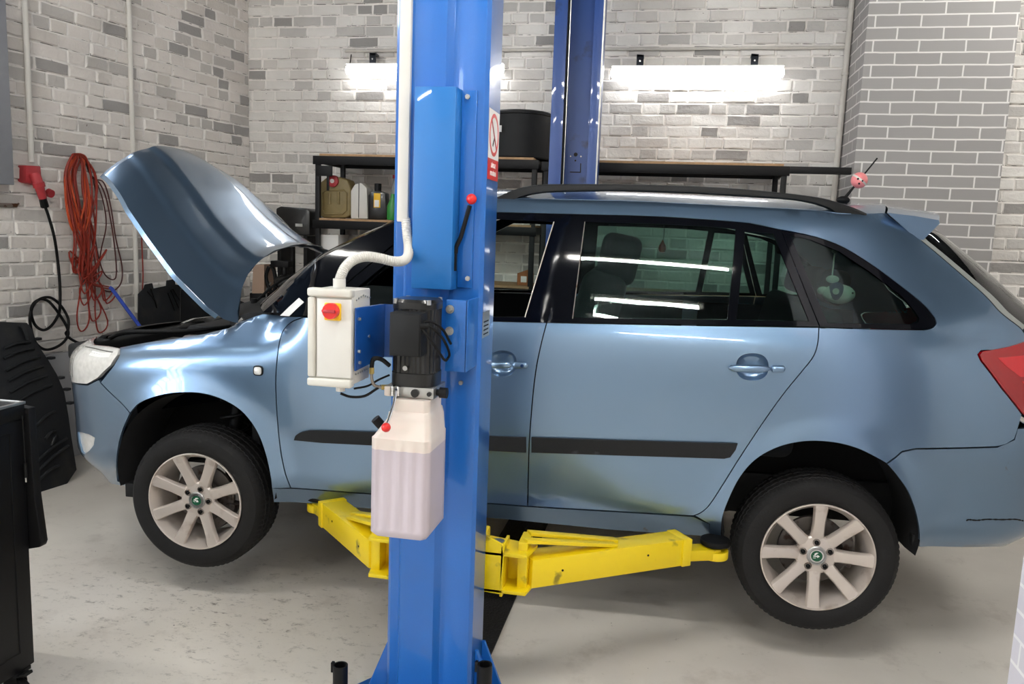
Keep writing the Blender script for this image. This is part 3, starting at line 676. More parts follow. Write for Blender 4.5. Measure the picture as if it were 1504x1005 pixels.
# ---- engine bay
rbox('engine_bay_floor', (-1.98,.34,.16), (-1.0,WD-.34,.20), rubber_black, .01)
rbox('bulkhead', (-1.06,.18,.16), (-1.02,WD-.18,.74), rubber_black, .01)
eng = rbox('engine', (-1.62,.55,.2), (-1.15,1.25,.60), engine_gr, .04)
rbox('engine_cover', (-1.60,.60,.60), (-1.20,1.05,.645), rubber_black, .03, parent=eng)
rbox('battery', (-1.58,.26,.4), (-1.36,.46,.61), carbox, .012)
rbox('air_filter_box', (-1.55,1.18,.42), (-1.22,1.42,.625), carbox, .03)
rbox('expansion_tank', (-1.28,.24,.5), (-1.14,.36,.64), engine_gr, .03)
rbox('radiator_support', (-2.0,.30,.50), (-1.90,WD-.30,.575), rubber_black, .02)
B().tube([c2w(p) for p in sm([(-1.92,.5,.58),(-1.75,.38,.63),(-1.5,.45,.64),(-1.3,.62,.66)], 8)], .011, 8).obj('coolant_hose', black_rub, car)
B().tube([c2w(p) for p in sm([(-1.85,1.25,.56),(-1.6,1.34,.66),(-1.4,1.1,.67),(-1.2,.8,.66)], 8)], .016, 8).obj('coolant_hose', black_rub, car)
for k in (0, 1):
    T = (lambda p: c2w(np.array(p)*[1, -1, 1]+[0, WD, 0])) if k else c2w
    b = B(); R = []
    for sx in np.linspace(1.02, 1.60, 14):
        zt = np.interp(sx, [1.0, 1.12, 1.23, 1.38, 1.48, 1.6], [.606, .634, .653, .682, .710, .755]); p = S(sx, zt, 0)
        R.append([T(p+[0, .004, -.004]), T(p+[0, .05, -.012]), T(p+[0, .09, -.05]), T(p+[0, .10, -.3]), T(p+[0, .095, -.3]), T(p+[0, .085, -.055]), T(p+[0, .045, -.018])])
    b.loft(R).obj('inner_wing', gloss_black, car)
# ================================================================== ROOM
LX, LY = -2.83, 3.3                                   # far left corner
LD = np.array([-sin(.173), -cos(.173), 0.])           # the left wall runs from the corner towards the viewer
LN = np.array([cos(.173), -sin(.173), 0.])            # its inward normal
def lw(u, z, d=0): return np.array([LX, LY, 0])+LD*u+LN*d+np.array([0, 0, z])
def lwpix(px, py, d=0):
    n = (LN[0], LN[1], 0); c = LN@np.array([LX, LY, 0])+d; return on(px, py, n, c)
def brickmat(name, light, mid, dark, warm):
    m = bpy.data.materials.new(name); m.use_nodes = True; nt = m.node_tree; b = nt.nodes['Principled BSDF']; b.inputs['Roughness'].default_value = .85
    L = nt.links.new; N = nt.nodes.new
    at = N('ShaderNodeAttribute'); at.attribute_name = 'tone'; ed = N('ShaderNodeAttribute'); ed.attribute_name = 'edge'
    rm = N('ShaderNodeAttribute'); rm.attribute_name = 'rim'
    r = N('ShaderNodeValToRGB'); r.color_ramp.interpolation = 'CONSTANT'; e = r.color_ramp.elements
    e[0].position = 0; e[0].color = lin(light); e[1].position = .50; e[1].color = lin(warm)
    for p, c in ((.72, mid), (.91, dark)): q = e.new(p); q.color = lin(c)
    L(at.outputs['Fac'], r.inputs['Fac'])
    rr = N('ShaderNodeMapRange'); rr.inputs[1].default_value = .15; rr.inputs[2].default_value = .55; L(rm.outputs['Fac'], rr.inputs[0]); m0 = N('ShaderNodeMix'); m0.data_type = 'RGBA'; L(rr.outputs[0], m0.inputs[0]); L(r.outputs['Color'], m0.inputs[6]); m0.inputs[7].default_value = lin('ECE8E3')
    tc = N('ShaderNodeTexCoord'); n1 = N('ShaderNodeTexNoise'); n1.inputs['Scale'].default_value = 3.2; n1.inputs['Detail'].default_value = 8; L(tc.outputs['Object'], n1.inputs['Vector'])
    mr = N('ShaderNodeMapRange'); mr.inputs[1].default_value = .3; mr.inputs[2].default_value = .7; mr.inputs[3].default_value = .90; mr.inputs[4].default_value = 1.06; L(n1.outputs['Fac'], mr.inputs[0])
    mx = N('ShaderNodeMix'); mx.data_type = 'RGBA'; mx.blend_type = 'MULTIPLY'; mx.inputs[0].default_value = 1
    L(m0.outputs[2], mx.inputs[6]); L(mr.outputs[0], mx.inputs[7])
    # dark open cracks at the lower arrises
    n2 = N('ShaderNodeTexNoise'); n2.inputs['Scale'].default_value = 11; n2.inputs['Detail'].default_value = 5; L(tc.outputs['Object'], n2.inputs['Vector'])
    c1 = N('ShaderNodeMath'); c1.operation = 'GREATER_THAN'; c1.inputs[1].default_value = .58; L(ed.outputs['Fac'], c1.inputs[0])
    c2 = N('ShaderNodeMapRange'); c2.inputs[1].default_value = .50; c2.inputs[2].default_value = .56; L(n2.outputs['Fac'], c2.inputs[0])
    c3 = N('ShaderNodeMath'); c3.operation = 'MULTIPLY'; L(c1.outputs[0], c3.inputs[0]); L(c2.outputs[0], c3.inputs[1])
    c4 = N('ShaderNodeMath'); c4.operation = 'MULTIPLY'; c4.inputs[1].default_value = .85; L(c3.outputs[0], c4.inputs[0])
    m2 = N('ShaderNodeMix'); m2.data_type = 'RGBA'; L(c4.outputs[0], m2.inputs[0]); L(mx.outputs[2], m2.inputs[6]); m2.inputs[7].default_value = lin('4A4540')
    # small paint chips
    v = N('ShaderNodeTexNoise'); v.inputs['Scale'].default_value = 38; v.inputs['Detail'].default_value = 3; L(tc.outputs['Object'], v.inputs['Vector'])
    c5 = N('ShaderNodeMapRange'); c5.inputs[1].default_value = .735; c5.inputs[2].default_value = .76; L(v.outputs['Fac'], c5.inputs[0])
    m3 = N('ShaderNodeMix'); m3.data_type = 'RGBA'; L(c5.outputs[0], m3.inputs[0]); L(m2.outputs[2], m3.inputs[6]); m3.inputs[7].default_value = lin('6E6862')
    L(m3.outputs[2], b.inputs['Base Color'])
    n3 = N('ShaderNodeTexNoise'); n3.inputs['Scale'].default_value = 26; n3.inputs['Detail'].default_value = 8; n3.inputs['Roughness'].default_value = .65; L(tc.outputs['Object'], n3.inputs['Vector'])
    bp = N('ShaderNodeBump'); bp.inputs['Strength'].default_value = .8; bp.inputs['Distance'].default_value = .012; L(n3.outputs['Fac'], bp.inputs['Height']); L(bp.outputs['Normal'], b.inputs['Normal'])
    return m
bm_back = brickmat('white_painted_bricks', 'E2DFDA', 'C3C0BC', '9B9895', 'D4D0CB')
bm_left = brickmat('cream_painted_bricks', 'E6E0DA', 'C4C0BB', 'A3A09D', 'DAD4CD')
def brickwall(name, pos, u0, u1, z0, z1, pitch, m, seed, probs=(.56, .70, .86)):
    """every brick is its own raised, chipped block; pos(u, z, d) places it"""
    rnd = random.Random(seed); me = bpy.data.meshes.new(name); V = []; Fc = []; T = []; Ed = []; Rm = []
    z = z0; row = 0
    while z < z1:
        u = u0-rnd.random()*.25; zt = min(z+pitch, z1); k = 0
        while u < u1:
            w = rnd.choice([.245, .245, .235, .125, .13, .2]) if row % 2 else rnd.choice([.245, .24, .125, .12, .13, .17])
            a, c = max(u, u0), min(u+w, u1)
            if c-a > .02:
                tone = rnd.random(); g = .0055; h = rnd.uniform(.004, .017); tilt = rnd.uniform(-.004, .004)
                n0 = len(V); j = lambda s=.004: rnd.uniform(-s, s)
                outer = []; inner = []; nu = max(2, int((c-a)/.06))
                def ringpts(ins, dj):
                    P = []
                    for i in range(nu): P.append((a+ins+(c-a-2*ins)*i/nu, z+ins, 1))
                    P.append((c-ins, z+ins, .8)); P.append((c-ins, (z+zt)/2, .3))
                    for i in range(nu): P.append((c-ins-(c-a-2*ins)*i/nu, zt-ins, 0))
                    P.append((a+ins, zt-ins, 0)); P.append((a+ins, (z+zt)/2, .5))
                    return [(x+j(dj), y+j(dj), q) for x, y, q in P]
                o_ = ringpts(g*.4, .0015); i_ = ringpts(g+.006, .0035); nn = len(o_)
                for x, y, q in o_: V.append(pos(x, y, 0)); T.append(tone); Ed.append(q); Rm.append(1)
                for x, y, q in i_: V.append(pos(x, y, h+j(.002)+tilt*(y-z)/pitch)); T.append(tone); Ed.append(0); Rm.append(0)
                for i in range(nn): Fc.append((n0+i, n0+(i+1) % nn, n0+nn+(i+1) % nn, n0+nn+i))
                Fc.append(tuple(range(n0+nn, n0+2*nn)))
            u += w; k += 1
        z += pitch; row += 1
    n0 = len(V)
    for (x, y) in ((u0, z0), (u1, z0), (u1, z1), (u0, z1)): V.append(pos(x, y, .0005)); T.append(0); Ed.append(0); Rm.append(1)
    for (x, y) in ((u0, z0), (u1, z0), (u1, z1), (u0, z1)): V.append(pos(x, y, -.2)); T.append(0); Ed.append(0); Rm.append(1)
    Fc += [(n0, n0+1, n0+2, n0+3), (n0+7, n0+6, n0+5, n0+4), (n0, n0+4, n0+5, n0+1), (n0+3, n0+2, n0+6, n0+7), (n0+1, n0+5, n0+6, n0+2), (n0, n0+3, n0+7, n0+4)]
    me.from_pydata([tuple(map(float, v)) for v in V], [], Fc)
    for nm, D_ in (('tone', T), ('edge', Ed), ('rim', Rm)):
        A = me.attributes.new(nm, 'FLOAT', 'POINT'); A.data.foreach_set('value', D_)
    me.materials.append(m); o = bpy.data.objects.new(name, me); COL.objects.link(o); return struct(o)
brickwall('wall_back', lambda u, z, d: (u, 3.3-d, z), LX, 4.6, 0, 3.8, .0818, bm_back, 3)
brickwall('wall_left', lambda u, z, d: lw(u, z, d), 0, 3.5, .69, 3.8, .0818, bm_left, 5)
# plain remainder of the left wall, with window openings
def wallbox(name, u0, u1, z0, z1, m): return struct(B().add([lw(u, z, d) for d in (0, -.2) for u, z in ((u0, z0), (u1, z0), (u1, z1), (u0, z1))], [(0,1,2,3),(7,6,5,4),(0,4,5,1),(1,5,6,2),(2,6,7,3),(3,7,4,0)]).obj(name, m))
plain = mat('white_wall_paint', 'D6D2CC', .8, noise=.05, nscale=2)
plain_r = mat('white_wall_paint_right', 'D6D2CE', .8)
wallbox('wall_left', 3.5, 9.2, 0, 1.15, plain); wallbox('wall_left', 3.5, 5.6, 1.15, 3.8, plain); wallbox('wall_left', 8.6, 9.2, 1.15, 3.8, plain); wallbox('wall_left', 5.6, 8.6, 3.3, 3.8, plain)
struct(B().add([lw(u, z, d) for d in (.035, 0) for u, z in ((0, 0), (3.5, 0), (3.5, .69), (0, .69))], [(0,1,2,3),(7,6,5,4),(0,4,5,1),(1,5,6,2),(2,6,7,3),(3,7,4,0)]).obj('trim_1', plinth_m, bevel=.006))
wallbox('wall_left', 0, 3.5, 0, .69, plinth_m)
struct(B().box((-4.6, -5.75, 0), (4.75, -5.55, 3.8)).obj('wall_front', plain))
struct(B().box((4.6, -5.6, 0), (4.8, 3.5, 3.8)).obj('wall_right', plain_r))
struct(B().box((-4.8, -5.75, 3.8), (4.8, 3.5, 3.95)).obj('ceiling', mat('dark_ceiling', '4A4E52', .9)))
# daylight windows
sky_pane = mat('daylit_window_pane', 'E4ECF6', .3, emit=WIN)
b = B(); 
def lwbox(b, u0, u1, z0, z1, d0, d1): b.add([lw(u, z, d) for d in (d0, d1) for u, z in ((u0, z0), (u1, z0), (u1, z1), (u0, z1))], [(0,1,2,3),(7,6,5,4),(0,4,5,1),(1,5,6,2),(2,6,7,3),(3,7,4,0)]); return b
wp = struct(lwbox(B(), 5.6, 8.6, 1.15, 3.3, -.12, -.10).obj('window_1', sky_pane))
for i in range(7): lwbox(b, 5.6+.5*i-.025, 5.6+.5*i+.025, 1.15, 3.3, -.09, -.04)
for i in range(6): lwbox(b, 5.6, 8.6, 1.15+.43*i-.025, 1.15+.43*i+.025, -.085, -.035)
b.obj('window_frame', white_pl, wp)
w2 = struct(lwbox(B(), 1.75, 3.45, 2.98, 3.62, .02, .03).obj('window_2', sky_pane)); b = B()
for i in range(5): lwbox(b, 1.75+.425*i-.02, 1.75+.425*i+.02, 2.96, 3.64, .025, .05)
for i in range(3): lwbox(b, 1.73, 3.47, 2.98+.32*i-.02, 2.98+.32*i+.02, .025, .05)
b.obj('window_frame', white_pl, w2)
# tiled pillar and the tiled wall edge close to the viewer
def tilemat(name, c1, c2, mortar, warp=.004):
    m = bpy.data.materials.new(name); m.use_nodes = True; nt = m.node_tree; b = nt.nodes['Principled BSDF']; b.inputs['Roughness'].default_value = .55
    L = nt.links.new; N = nt.nodes.new; uv = N('ShaderNodeUVMap'); uv.uv_map = 'metres'
    nz = N('ShaderNodeTexNoise'); nz.inputs['Scale'].default_value = 7; L(uv.outputs[0], nz.inputs['Vector'])
    s = N('ShaderNodeVectorMath'); s.operation = 'SUBTRACT'; s.inputs[1].default_value = (.5, .5, .5); L(nz.outputs['Color'], s.inputs[0])
    s2 = N('ShaderNodeVectorMath'); s2.operation = 'SCALE'; s2.inputs['Scale'].default_value = warp*2; L(s.outputs[0], s2.inputs[0])
    ad = N('ShaderNodeVectorMath'); L(uv.outputs[0], ad.inputs[0]); L(s2.outputs[0], ad.inputs[1])
    br = N('ShaderNodeTexBrick'); br.offset = .5; br.inputs['Scale'].default_value = 1; br.inputs['Brick Width'].default_value = .275; br.inputs['Row Height'].default_value = .0769; br.inputs['Mortar Size'].default_value = .0052; br.inputs['Mortar Smooth'].default_value = .1
    br.inputs['Color1'].default_value = lin(c1); br.inputs['Color2'].default_value = lin(c2); br.inputs['Mortar'].default_value = lin(mortar); br.inputs['Bias'].default_value = 0
    L(ad.outputs[0], br.inputs['Vector']); L(br.outputs['Color'], b.inputs['Base Color'])
    bp = N('ShaderNodeBump'); bp.inputs['Strength'].default_value = .4; bp.inputs['Distance'].default_value = .004; bp.invert = True; L(br.outputs['Fac'], bp.inputs['Height']); L(bp.outputs['Normal'], b.inputs['Normal'])
    return m
def uvbox(name, lo, hi, m, off=(0, 0)):
    o = B().box(lo, hi).obj(name, m); me = o.data; uv = me.uv_layers.new(name='metres')
    for p in me.polygons:
        n = p.normal
        for li in p.loop_indices:
            v = me.vertices[me.loops[li].vertex_index].co
            uv.data[li].uv = ((v.y if abs(n.x) > .5 else v.x)+off[0], (v.y if abs(n.z) > .5 else v.z)+off[1])
    return struct(o)
pl = wy(1263, 152, 2.8)
uvbox('pillar', (1.772, 2.8, 0), (2.658, 3.36, 3.8), tilemat('grey_painted_tiles', '8F8C8A', '959290', 'D4D1CE'), (-1.772+.09, -.012))['label'] = 'grey tiled pillar'
rx = (wy(1482, 1005, -.5)[0]+wy(1503, 800, -.5)[0])/2
uvbox('wall_corner', (rx, -1.5, 0), (rx+.35, -.5, 3.8), tilemat('white_painted_tiles', 'D6D2DA', 'DAD6DC', 'F0EEEE'), (0, 0))
# floor
m = bpy.data.materials.new('painted_concrete_floor'); m.use_nodes = True; nt = m.node_tree; bs = nt.nodes['Principled BSDF']; L = nt.links.new; N = nt.nodes.new
tc = N('ShaderNodeTexCoord')
def nz(scale, det, rough=.5, vec=None, dist=0):
    n = N('ShaderNodeTexNoise'); n.inputs['Scale'].default_value = scale; n.inputs['Detail'].default_value = det; n.inputs['Roughness'].default_value = rough; n.inputs['Distortion'].default_value = dist
    L(vec or tc.outputs['Object'], n.inputs['Vector']); return n
def mixc(fac, a, c):
    x = N('ShaderNodeMix'); x.data_type = 'RGBA'; L(fac, x.inputs[0])
    if isinstance(a, tuple): x.inputs[6].default_value = a
    else: L(a, x.inputs[6])
    x.inputs[7].default_value = c; return x.outputs[2]
def rng(src, a, c, lo=0, hi=1):
    r = N('ShaderNodeMapRange'); r.inputs[1].default_value = a; r.inputs[2].default_value = c; r.inputs[3].default_value = lo; r.inputs[4].default_value = hi; L(src, r.inputs[0]); return r.outputs[0]
base = mixc(rng(nz(1.3, 6).outputs['Fac'], .35, .65), lin('DED8CE'), lin('CFC8BE'))
base = mixc(rng(nz(3.4, 12, .72).outputs['Fac'], .54, .70, 0, .5), base, lin('ADA398'))
mp = N('ShaderNodeMapping'); mp.inputs['Scale'].default_value = (.8, 1.3, 1); mp.inputs['Rotation'].default_value = (0, 0, .25); L(tc.outputs['Object'], mp.inputs[0])
base = mixc(rng(nz(22, 12, .8, mp.outputs[0], .2).outputs['Fac'], .62, .68, 0, .7), base, lin('6E6357'))
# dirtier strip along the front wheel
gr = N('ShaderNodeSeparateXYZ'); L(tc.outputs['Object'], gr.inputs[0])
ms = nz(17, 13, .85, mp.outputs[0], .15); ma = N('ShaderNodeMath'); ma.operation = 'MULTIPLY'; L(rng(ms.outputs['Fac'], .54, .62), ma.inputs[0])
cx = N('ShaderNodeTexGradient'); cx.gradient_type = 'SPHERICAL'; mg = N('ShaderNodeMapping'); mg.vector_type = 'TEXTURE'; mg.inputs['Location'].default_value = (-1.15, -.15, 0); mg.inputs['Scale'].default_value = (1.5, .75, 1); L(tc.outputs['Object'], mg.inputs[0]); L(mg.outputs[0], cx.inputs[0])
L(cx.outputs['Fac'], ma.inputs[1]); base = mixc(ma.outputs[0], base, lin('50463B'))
base = mixc(rng(nz(34, 3, .5).outputs['Fac'], .745, .77, 0, .9), base, lin('2A2622'))
L(base, bs.inputs['Base Color']); bs.inputs['Roughness'].default_value = .62
bp = N('ShaderNodeBump'); bp.inputs['Strength'].default_value = .15; bp.inputs['Distance'].default_value = .01; L(nz(9, 8).outputs['Fac'], bp.inputs['Height']); L(bp.outputs['Normal'], bs.inputs['Normal'])
struct(B().box((-4.8, -5.75, -.1), (4.8, 3.5, 0)).obj('floor', m))
# conduits on the walls
def pipe(name, pts, r, m, label, cat, clips=(), group=None):
    pts = [Vector([float(c) for c in p]) for p in pts]; o = B().tube(pts, r, 12).obj(name, m); tag(o, label, cat, group)
    for c in clips:
        q = pts[0].lerp(pts[-1], c); d = (pts[-1]-pts[0]).normalized(); k = B().cyl(q-d*.009, q+d*.009, r*1.28).obj('pipe_clip', m); k.parent = o; k.data.transform(Matrix.Translation(-o.location))
    return o
t_ = lwpix(37, 0, .03); q_ = lwpix(45.5, 238, .03)
pipe('conduit', [(q_[0]*.5+t_[0]*.5, q_[1]*.5+t_[1]*.5, 3.78), (q_[0]*.5+t_[0]*.5, q_[1]*.5+t_[1]*.5, q_[2])], .0165, white_pl, 'white vertical conduit on the left wall ending at the red plug', 'conduit', (.1, .5, .9))
t_ = lwpix(189, 0, .02); q_ = lwpix(195, 210, .02)
pipe('conduit', [(t_[0]*.5+q_[0]*.5, t_[1]*.5+q_[1]*.5, 3.78), (t_[0]*.5+q_[0]*.5, t_[1]*.5+q_[1]*.5, .9)], .0165, white_pl, 'white vertical conduit on the left wall above the open bonnet', 'conduit', (.2, .6))
t_ = wy(1252, 0, 3.26); q_ = wy(1226, 260, 3.26)
pipe('water_pipe', [(t_[0], 3.26, 3.78), ((t_[0]+q_[0])/2, 3.26, 2.0), (q_[0], 3.26, .3)], .02, grey_pipe, 'pale grey vertical pipe beside the grey tiled pillar', 'pipe', (.3, .7))
t_ = wy(507, 75, 3.27); q_ = wy(1243, 79, 3.27)
pipe('conduit', [(t_[0], 3.27, t_[2]), (q_[0], 3.27, t_[2])], .011, grey_pipe, 'thin horizontal conduit on the back wall above both light tubes', 'conduit', (.02, .2, .4, .6, .8))
# light tubes on the back wall
tube_m = mat('lit_tube', 'FFFFFF', .3, emit=TUBE)
def walltube(x0, x1, z, label):
    t = thing('wall_light', label, 'light', ((x0+x1)/2, 3.3, z), 'tube lights on the back wall')
    y = 3.2; R = []
    for x, e in ((x0, .35), (x0+.008, .8), (x0+.03, 1), (x1-.03, 1), (x1-.008, .8), (x1, .35)):
        R.append([(x, y+.030*e*sin(a), z+.0405*e*cos(a)) for a in np.linspace(0, 2*pi, 24, endpoint=False)])
    B().loft(R).obj('light_tube', tube_m, t)
    for xx in (x0+(x1-x0)*.17, x0+(x1-x0)*.83):
        b = B(); b.box((xx-.025, 3.21, z+.03), (xx+.025, 3.225, z+.13)); b.box((xx-.025, 3.21, z+.115), (xx+.025, 3.30, z+.13)); b.obj('bracket', mat_br, t, bevel=.002)
        B().cyl((xx, 3.205, z+.085), (xx, 3.21, z+.085), .006).obj('bracket_screw', steel, t)
    B().add([(x, y_, z_) for x in (x0+.004, x1-.004) for y_, z_ in ((3.178, z+.044), (3.238, z+.044), (3.238, z-.0), (3.242, z-.0), (3.242, z+.048), (3.178, z+.048))], [(0,1,2,3,4,5),(11,10,9,8,7,6)]+[(i, (i+1)%6, 6+(i+1)%6, 6+i) for i in range(6)]).obj('reflector', white_pl, t)
    for xx in (x0+.012, x1-.012): B().box((xx-.012, 3.215, z-.02), (xx+.012, 3.235, z+.02)).obj('end_cap', white_pl, t, bevel=.003)
mat_br = mat('dark_zinc_bracket', '4C5058', .5, .4)
a_ = wy(897, 107, 3.2); c_ = wy(1152, 108, 3.2); walltube(a_[0], c_[0], a_[2], 'lit white tube light on the back wall right of the lift posts')
a2 = wy(508, 103, 3.2); c2_ = wy(740, 104.5, 3.2); walltube(a2[0], c2_[0], a2[2], 'lit white tube light on the back wall, partly hidden by the front lift post')
pipe('tube_cable', [(a2[0]+.01, 3.28, a2[2]+.135), (a2[0]+.004, 3.27, a2[2]+.06), (a2[0]+.005, 3.2, a2[2]+.01)], .004, black_rub, 'short black cable at the left end of the wall light', 'cable')
# ceiling tubes: two seen as window reflections, the others unseen, added to brighten the room
ctube = mat('lit_ceiling_tube', 'FFFDF8', .3, emit=CT)
for (x, y) in ((.68, -1.39), (.72, -2.09), (-2.0, -1.5), (2.7, -2.7), (3.3, 1.6), (-2.0, -3.8), (1.2, -4.2)):
    hl_ = .40 if y == -2.09 else .58
    t = thing('ceiling_light', 'long white tube fitting on the ceiling', 'light', (x, y, 3.72), 'tube fittings on the ceiling')
    B().box((x-hl_-.04, y-.03, 3.74), (x+hl_+.04, y+.03, 3.80)).obj('housing', white_pl, t, bevel=.006)
    B().cyl((x-hl_, y, 3.72), (x+hl_, y, 3.72), .020).obj('light_tube', ctube, t)
# ================================================================== LIFT, front post
YF = -.68; YB = -.52
xl = (wy(578, 200, YF)[0]+wy(570, 800, YF)[0])/2; xr = (wy(715, 200, YF)[0]+wy(697, 800, YF)[0])/2
lift = thing('lift_post', 'near bright blue two-post car lift column with motor, oil tank and yellow arms', 'car lift', ((xl+xr)/2, (YF+YB)/2, 0))
X = lambda px, py, y=YF: wy(px, py, y)[0]
Z = lambda px, py, y=YF: wy(px, py, y)[2]
HT = 3.7
p1_, p2_ = X(600, 600), X(662, 600)
prof = [(xl, YB), (xl, YF+.012), (xl+.012, YF), (xl+.038, YF), (xl+.046, YF-.012), (xl+.152, YF-.012), (xl+.170, YF+.006), (xl+.186, YF+.006), (xl+.196, YF), (xr-.01, YF), (xr, YF+.012), (xr, YB), (xr-.05, YB), (xr-.05, YB-.01), (xr-.012, YB-.01), (xr-.012, YF+.02), (xl+.012, YF+.02), (xl+.012, YB-.01), (xl+.05, YB-.01), (xl+.05, YB)]
B().prism([(x, y, .02) for x, y in prof], (0, 0, HT)).obj('post', blue_lift, lift, bevel=.0015, ang=30)
# base plate with gussets
bx = [(-.345, -.90), (-.345, -.55), (-.27, -.43), (.17, -.43), (.245, -.55), (.245, -.90)]
base_ = B().prism([(x+.0, y, 0) for x, y in bx], (0, 0, .02)).obj('base_plate', blue_lift, lift, bevel=.003)
for (x, y) in ((-.285, -.56), (-.30, -.63), (.20, -.56), (-.30, -.84), (.20, -.84)):
    B().cyl((x, y, .02), (x, y, .0215), .024, n=24).obj('anchor_hole', black_m, base_)
    B().cyl((x, y, .0215), (x, y, .045), .010, n=6).obj('anchor_bolt', steel, base_)
for sx, x in ((-1, xl), (1, xr)):
    B().prism([(x, YF+.05, .02), (x+sx*.105, YF+.05, .02), (x+sx*.01, YF+.05, .26), (x, YF+.05, .26)], (0, .012, 0)).obj('gusset', blue_lift, lift, bevel=.002)
    B().prism([(x, YB-.012, .02), (x+sx*.10, YB-.012, .02), (x+sx*.01, YB-.012, .24), (x, YB-.012, .24)], (0, .012, 0)).obj('gusset', blue_lift, lift, bevel=.002)
# safety-catch cover
yc = YF-.055
cx0, cx1 = (X(607, 150, yc)+X(606, 400, yc))/2, (X(667, 150, yc)+X(665.5, 400, yc))/2; cz0, cz1 = Z(640, 425, yc), Z(640, 127, yc)
cov = B().prism([(cx0, yc, cz0), (cx1, yc, cz0), (cx1+.004, YF, cz0), (cx0, YF, cz0)], (0, 0, cz1-cz0)).obj('catch_cover', blue_cover, lift, bevel=.002)
fx0 = cx1+.004; fx1 = X(697, 300)
B().box((fx0, YF-.006, Z(690, 423)), (fx1, YF, Z(690, 133))).obj('cover_flange', blue_lift, cov, bevel=.001)
for py in (143, 409):
    B().cyl((X(688, py), YF-.012, Z(688, py)), (X(688, py), YF-.006, Z(688, py)), .0075, n=6).cyl((X(688, py), YF-.014, Z(688, py)), (X(688, py), YF-.012, Z(688, py)), .004).obj('cover_screw', steel, cov)
# release lever with a red knob
yl = YF-.03
B().tube([wy(px, py, yl) for px, py in ((669, 372), (670, 363), (677, 348), (690, 302))], .0062, 10).box(tuple(wy(667, 398, yl)-[0, .004, 0]), tuple(wy(671, 366, yl)+[0, .004, 0])).obj('release_lever', black_m, lift)
B().ball(wy(692.5, 292.5, yl), .0148, n=24).obj('lever_knob', red_pl, lift, label='round red knob')
# bolts low on the post
for (px, py) in ((677.5, 562),): B().cyl((X(px, py), YF-.009, Z(px, py)), (X(px, py), YF+.01, Z(px, py)), .0065, n=12).obj('post_bolt', steel, lift)
# white trunking and corrugated hose down to the control box
yd = YF-.012
dx0, dx1 = X(592, 0, yd), 0
q0, q1 = wy(595.5, 0, yd), wy(595.5, 326, yd); dxm = (q0[0]+q1[0])/2
B().box((dxm-.0165, YF-.026, q1[2]), (dxm+.0165, YF-.001, HT)).obj('cable_trunking', white_pl, lift, bevel=.003)
hp = sm([wy(596, 322, YF-.015), wy(598, 345, YF-.03), wy(600, 362, YF-.045), wy(599, 376, YF-.07), wy(592, 383, YF-.10), wy(578, 384, YF-.13), wy(556, 379, YF-.16), wy(536, 377, YF-.19), wy(519, 382, YF-.215), wy(507, 393, YF-.235), wy(500, 408, YF-.245), wy(498.5, 417, YF-.25)], 14)
B().tube(hp, .0142, 14, rib=-.13).obj('corrugated_hose', white_pl, lift)
# control box
yb0, yb1 = -1.0, -.86
bx0, bx1 = wy(450, 500, yb0)[0], wy(515, 500, yb0)[0]; bz0, bz1 = wy(480, 569, yb0)[2], wy(480, 424, yb0)[2]
cb = B().box((bx0+.004, yb0+.012, bz0+.006), (bx1-.002, yb1, bz1-.004)).obj('control_box', cream_pl, lift, bevel=.004)
b = B(); b.box((bx0, yb0, bz1-.022), (bx1, yb0+.03, bz1)).box((bx0, yb0, bz0), (bx1, yb0+.03, bz0+.022)).box((bx0+.001, yb0+.001, bz0+.023), (bx0+.022, yb0+.029, bz1-.023)); b.obj('box_lid_frame', cream_pl, cb, bevel=.006, seg=3)
B().box((bx0+.026, yb0+.005, bz0+.026), (bx1-.001, yb0+.02, bz1-.026)).obj('box_lid', white_pl, cb, bevel=.002)
sc = wy(489, 458, yb0+.002); B().box((sc[0]-.0225, yb0-.004, sc[2]-.0225), (sc[0]+.0225, yb0+.006, sc[2]+.0225)).obj('switch_plate', yellow_pl, cb, bevel=.004, label='yellow square switch plate')
kn = B(); kc = wy(486.5, 457, yb0-.01)
kn.lathe([(.001, .018), (.0195, .018), (.0205, .015), (.0205, .0), (.001, .0)], Matrix.Translation(Vector((kc[0], yb0-.004, kc[2]))) @ Matrix.Rotation(pi/2, 4, 'X'), 32)
k0 = kn.obj('rotary_knob', red_pl, cb, label='red rotary switch'); B().box((kc[0]-.016, yb0-.026, kc[2]-.004), (kc[0]+.016, yb0-.020, kc[2]+.004)).box((kc[0]-.024, yb0-.018, kc[2]-.003), (kc[0]-.014, yb0-.010, kc[2]+.003)).obj('knob_grip', red_dark, k0, bevel=.002)
B().cyl((hp[-1][0], hp[-1][1], bz1-.006), (hp[-1][0], hp[-1][1], bz1+.022), .0165, n=20).obj('hose_gland', white_pl, cb)
gl = wy(500, 576, yb0+.05); B().cyl((gl[0], gl[1], bz0-.018), (gl[0], gl[1], bz0), .012).obj('cable_gland', white_pl, cb)
for i in range(7):
    for j in range(2):
        zz_ = (bz1-.02-.012*j-.01*abs(i-3)*.3, bz0+.02+.012*j)[j]; yy = yb0+.04+.0155*i
        B().cyl((bx1-.002, yy, zz_), (bx1+.0002, yy, zz_), .0028, n=8).obj('vent_hole', steel, cb)
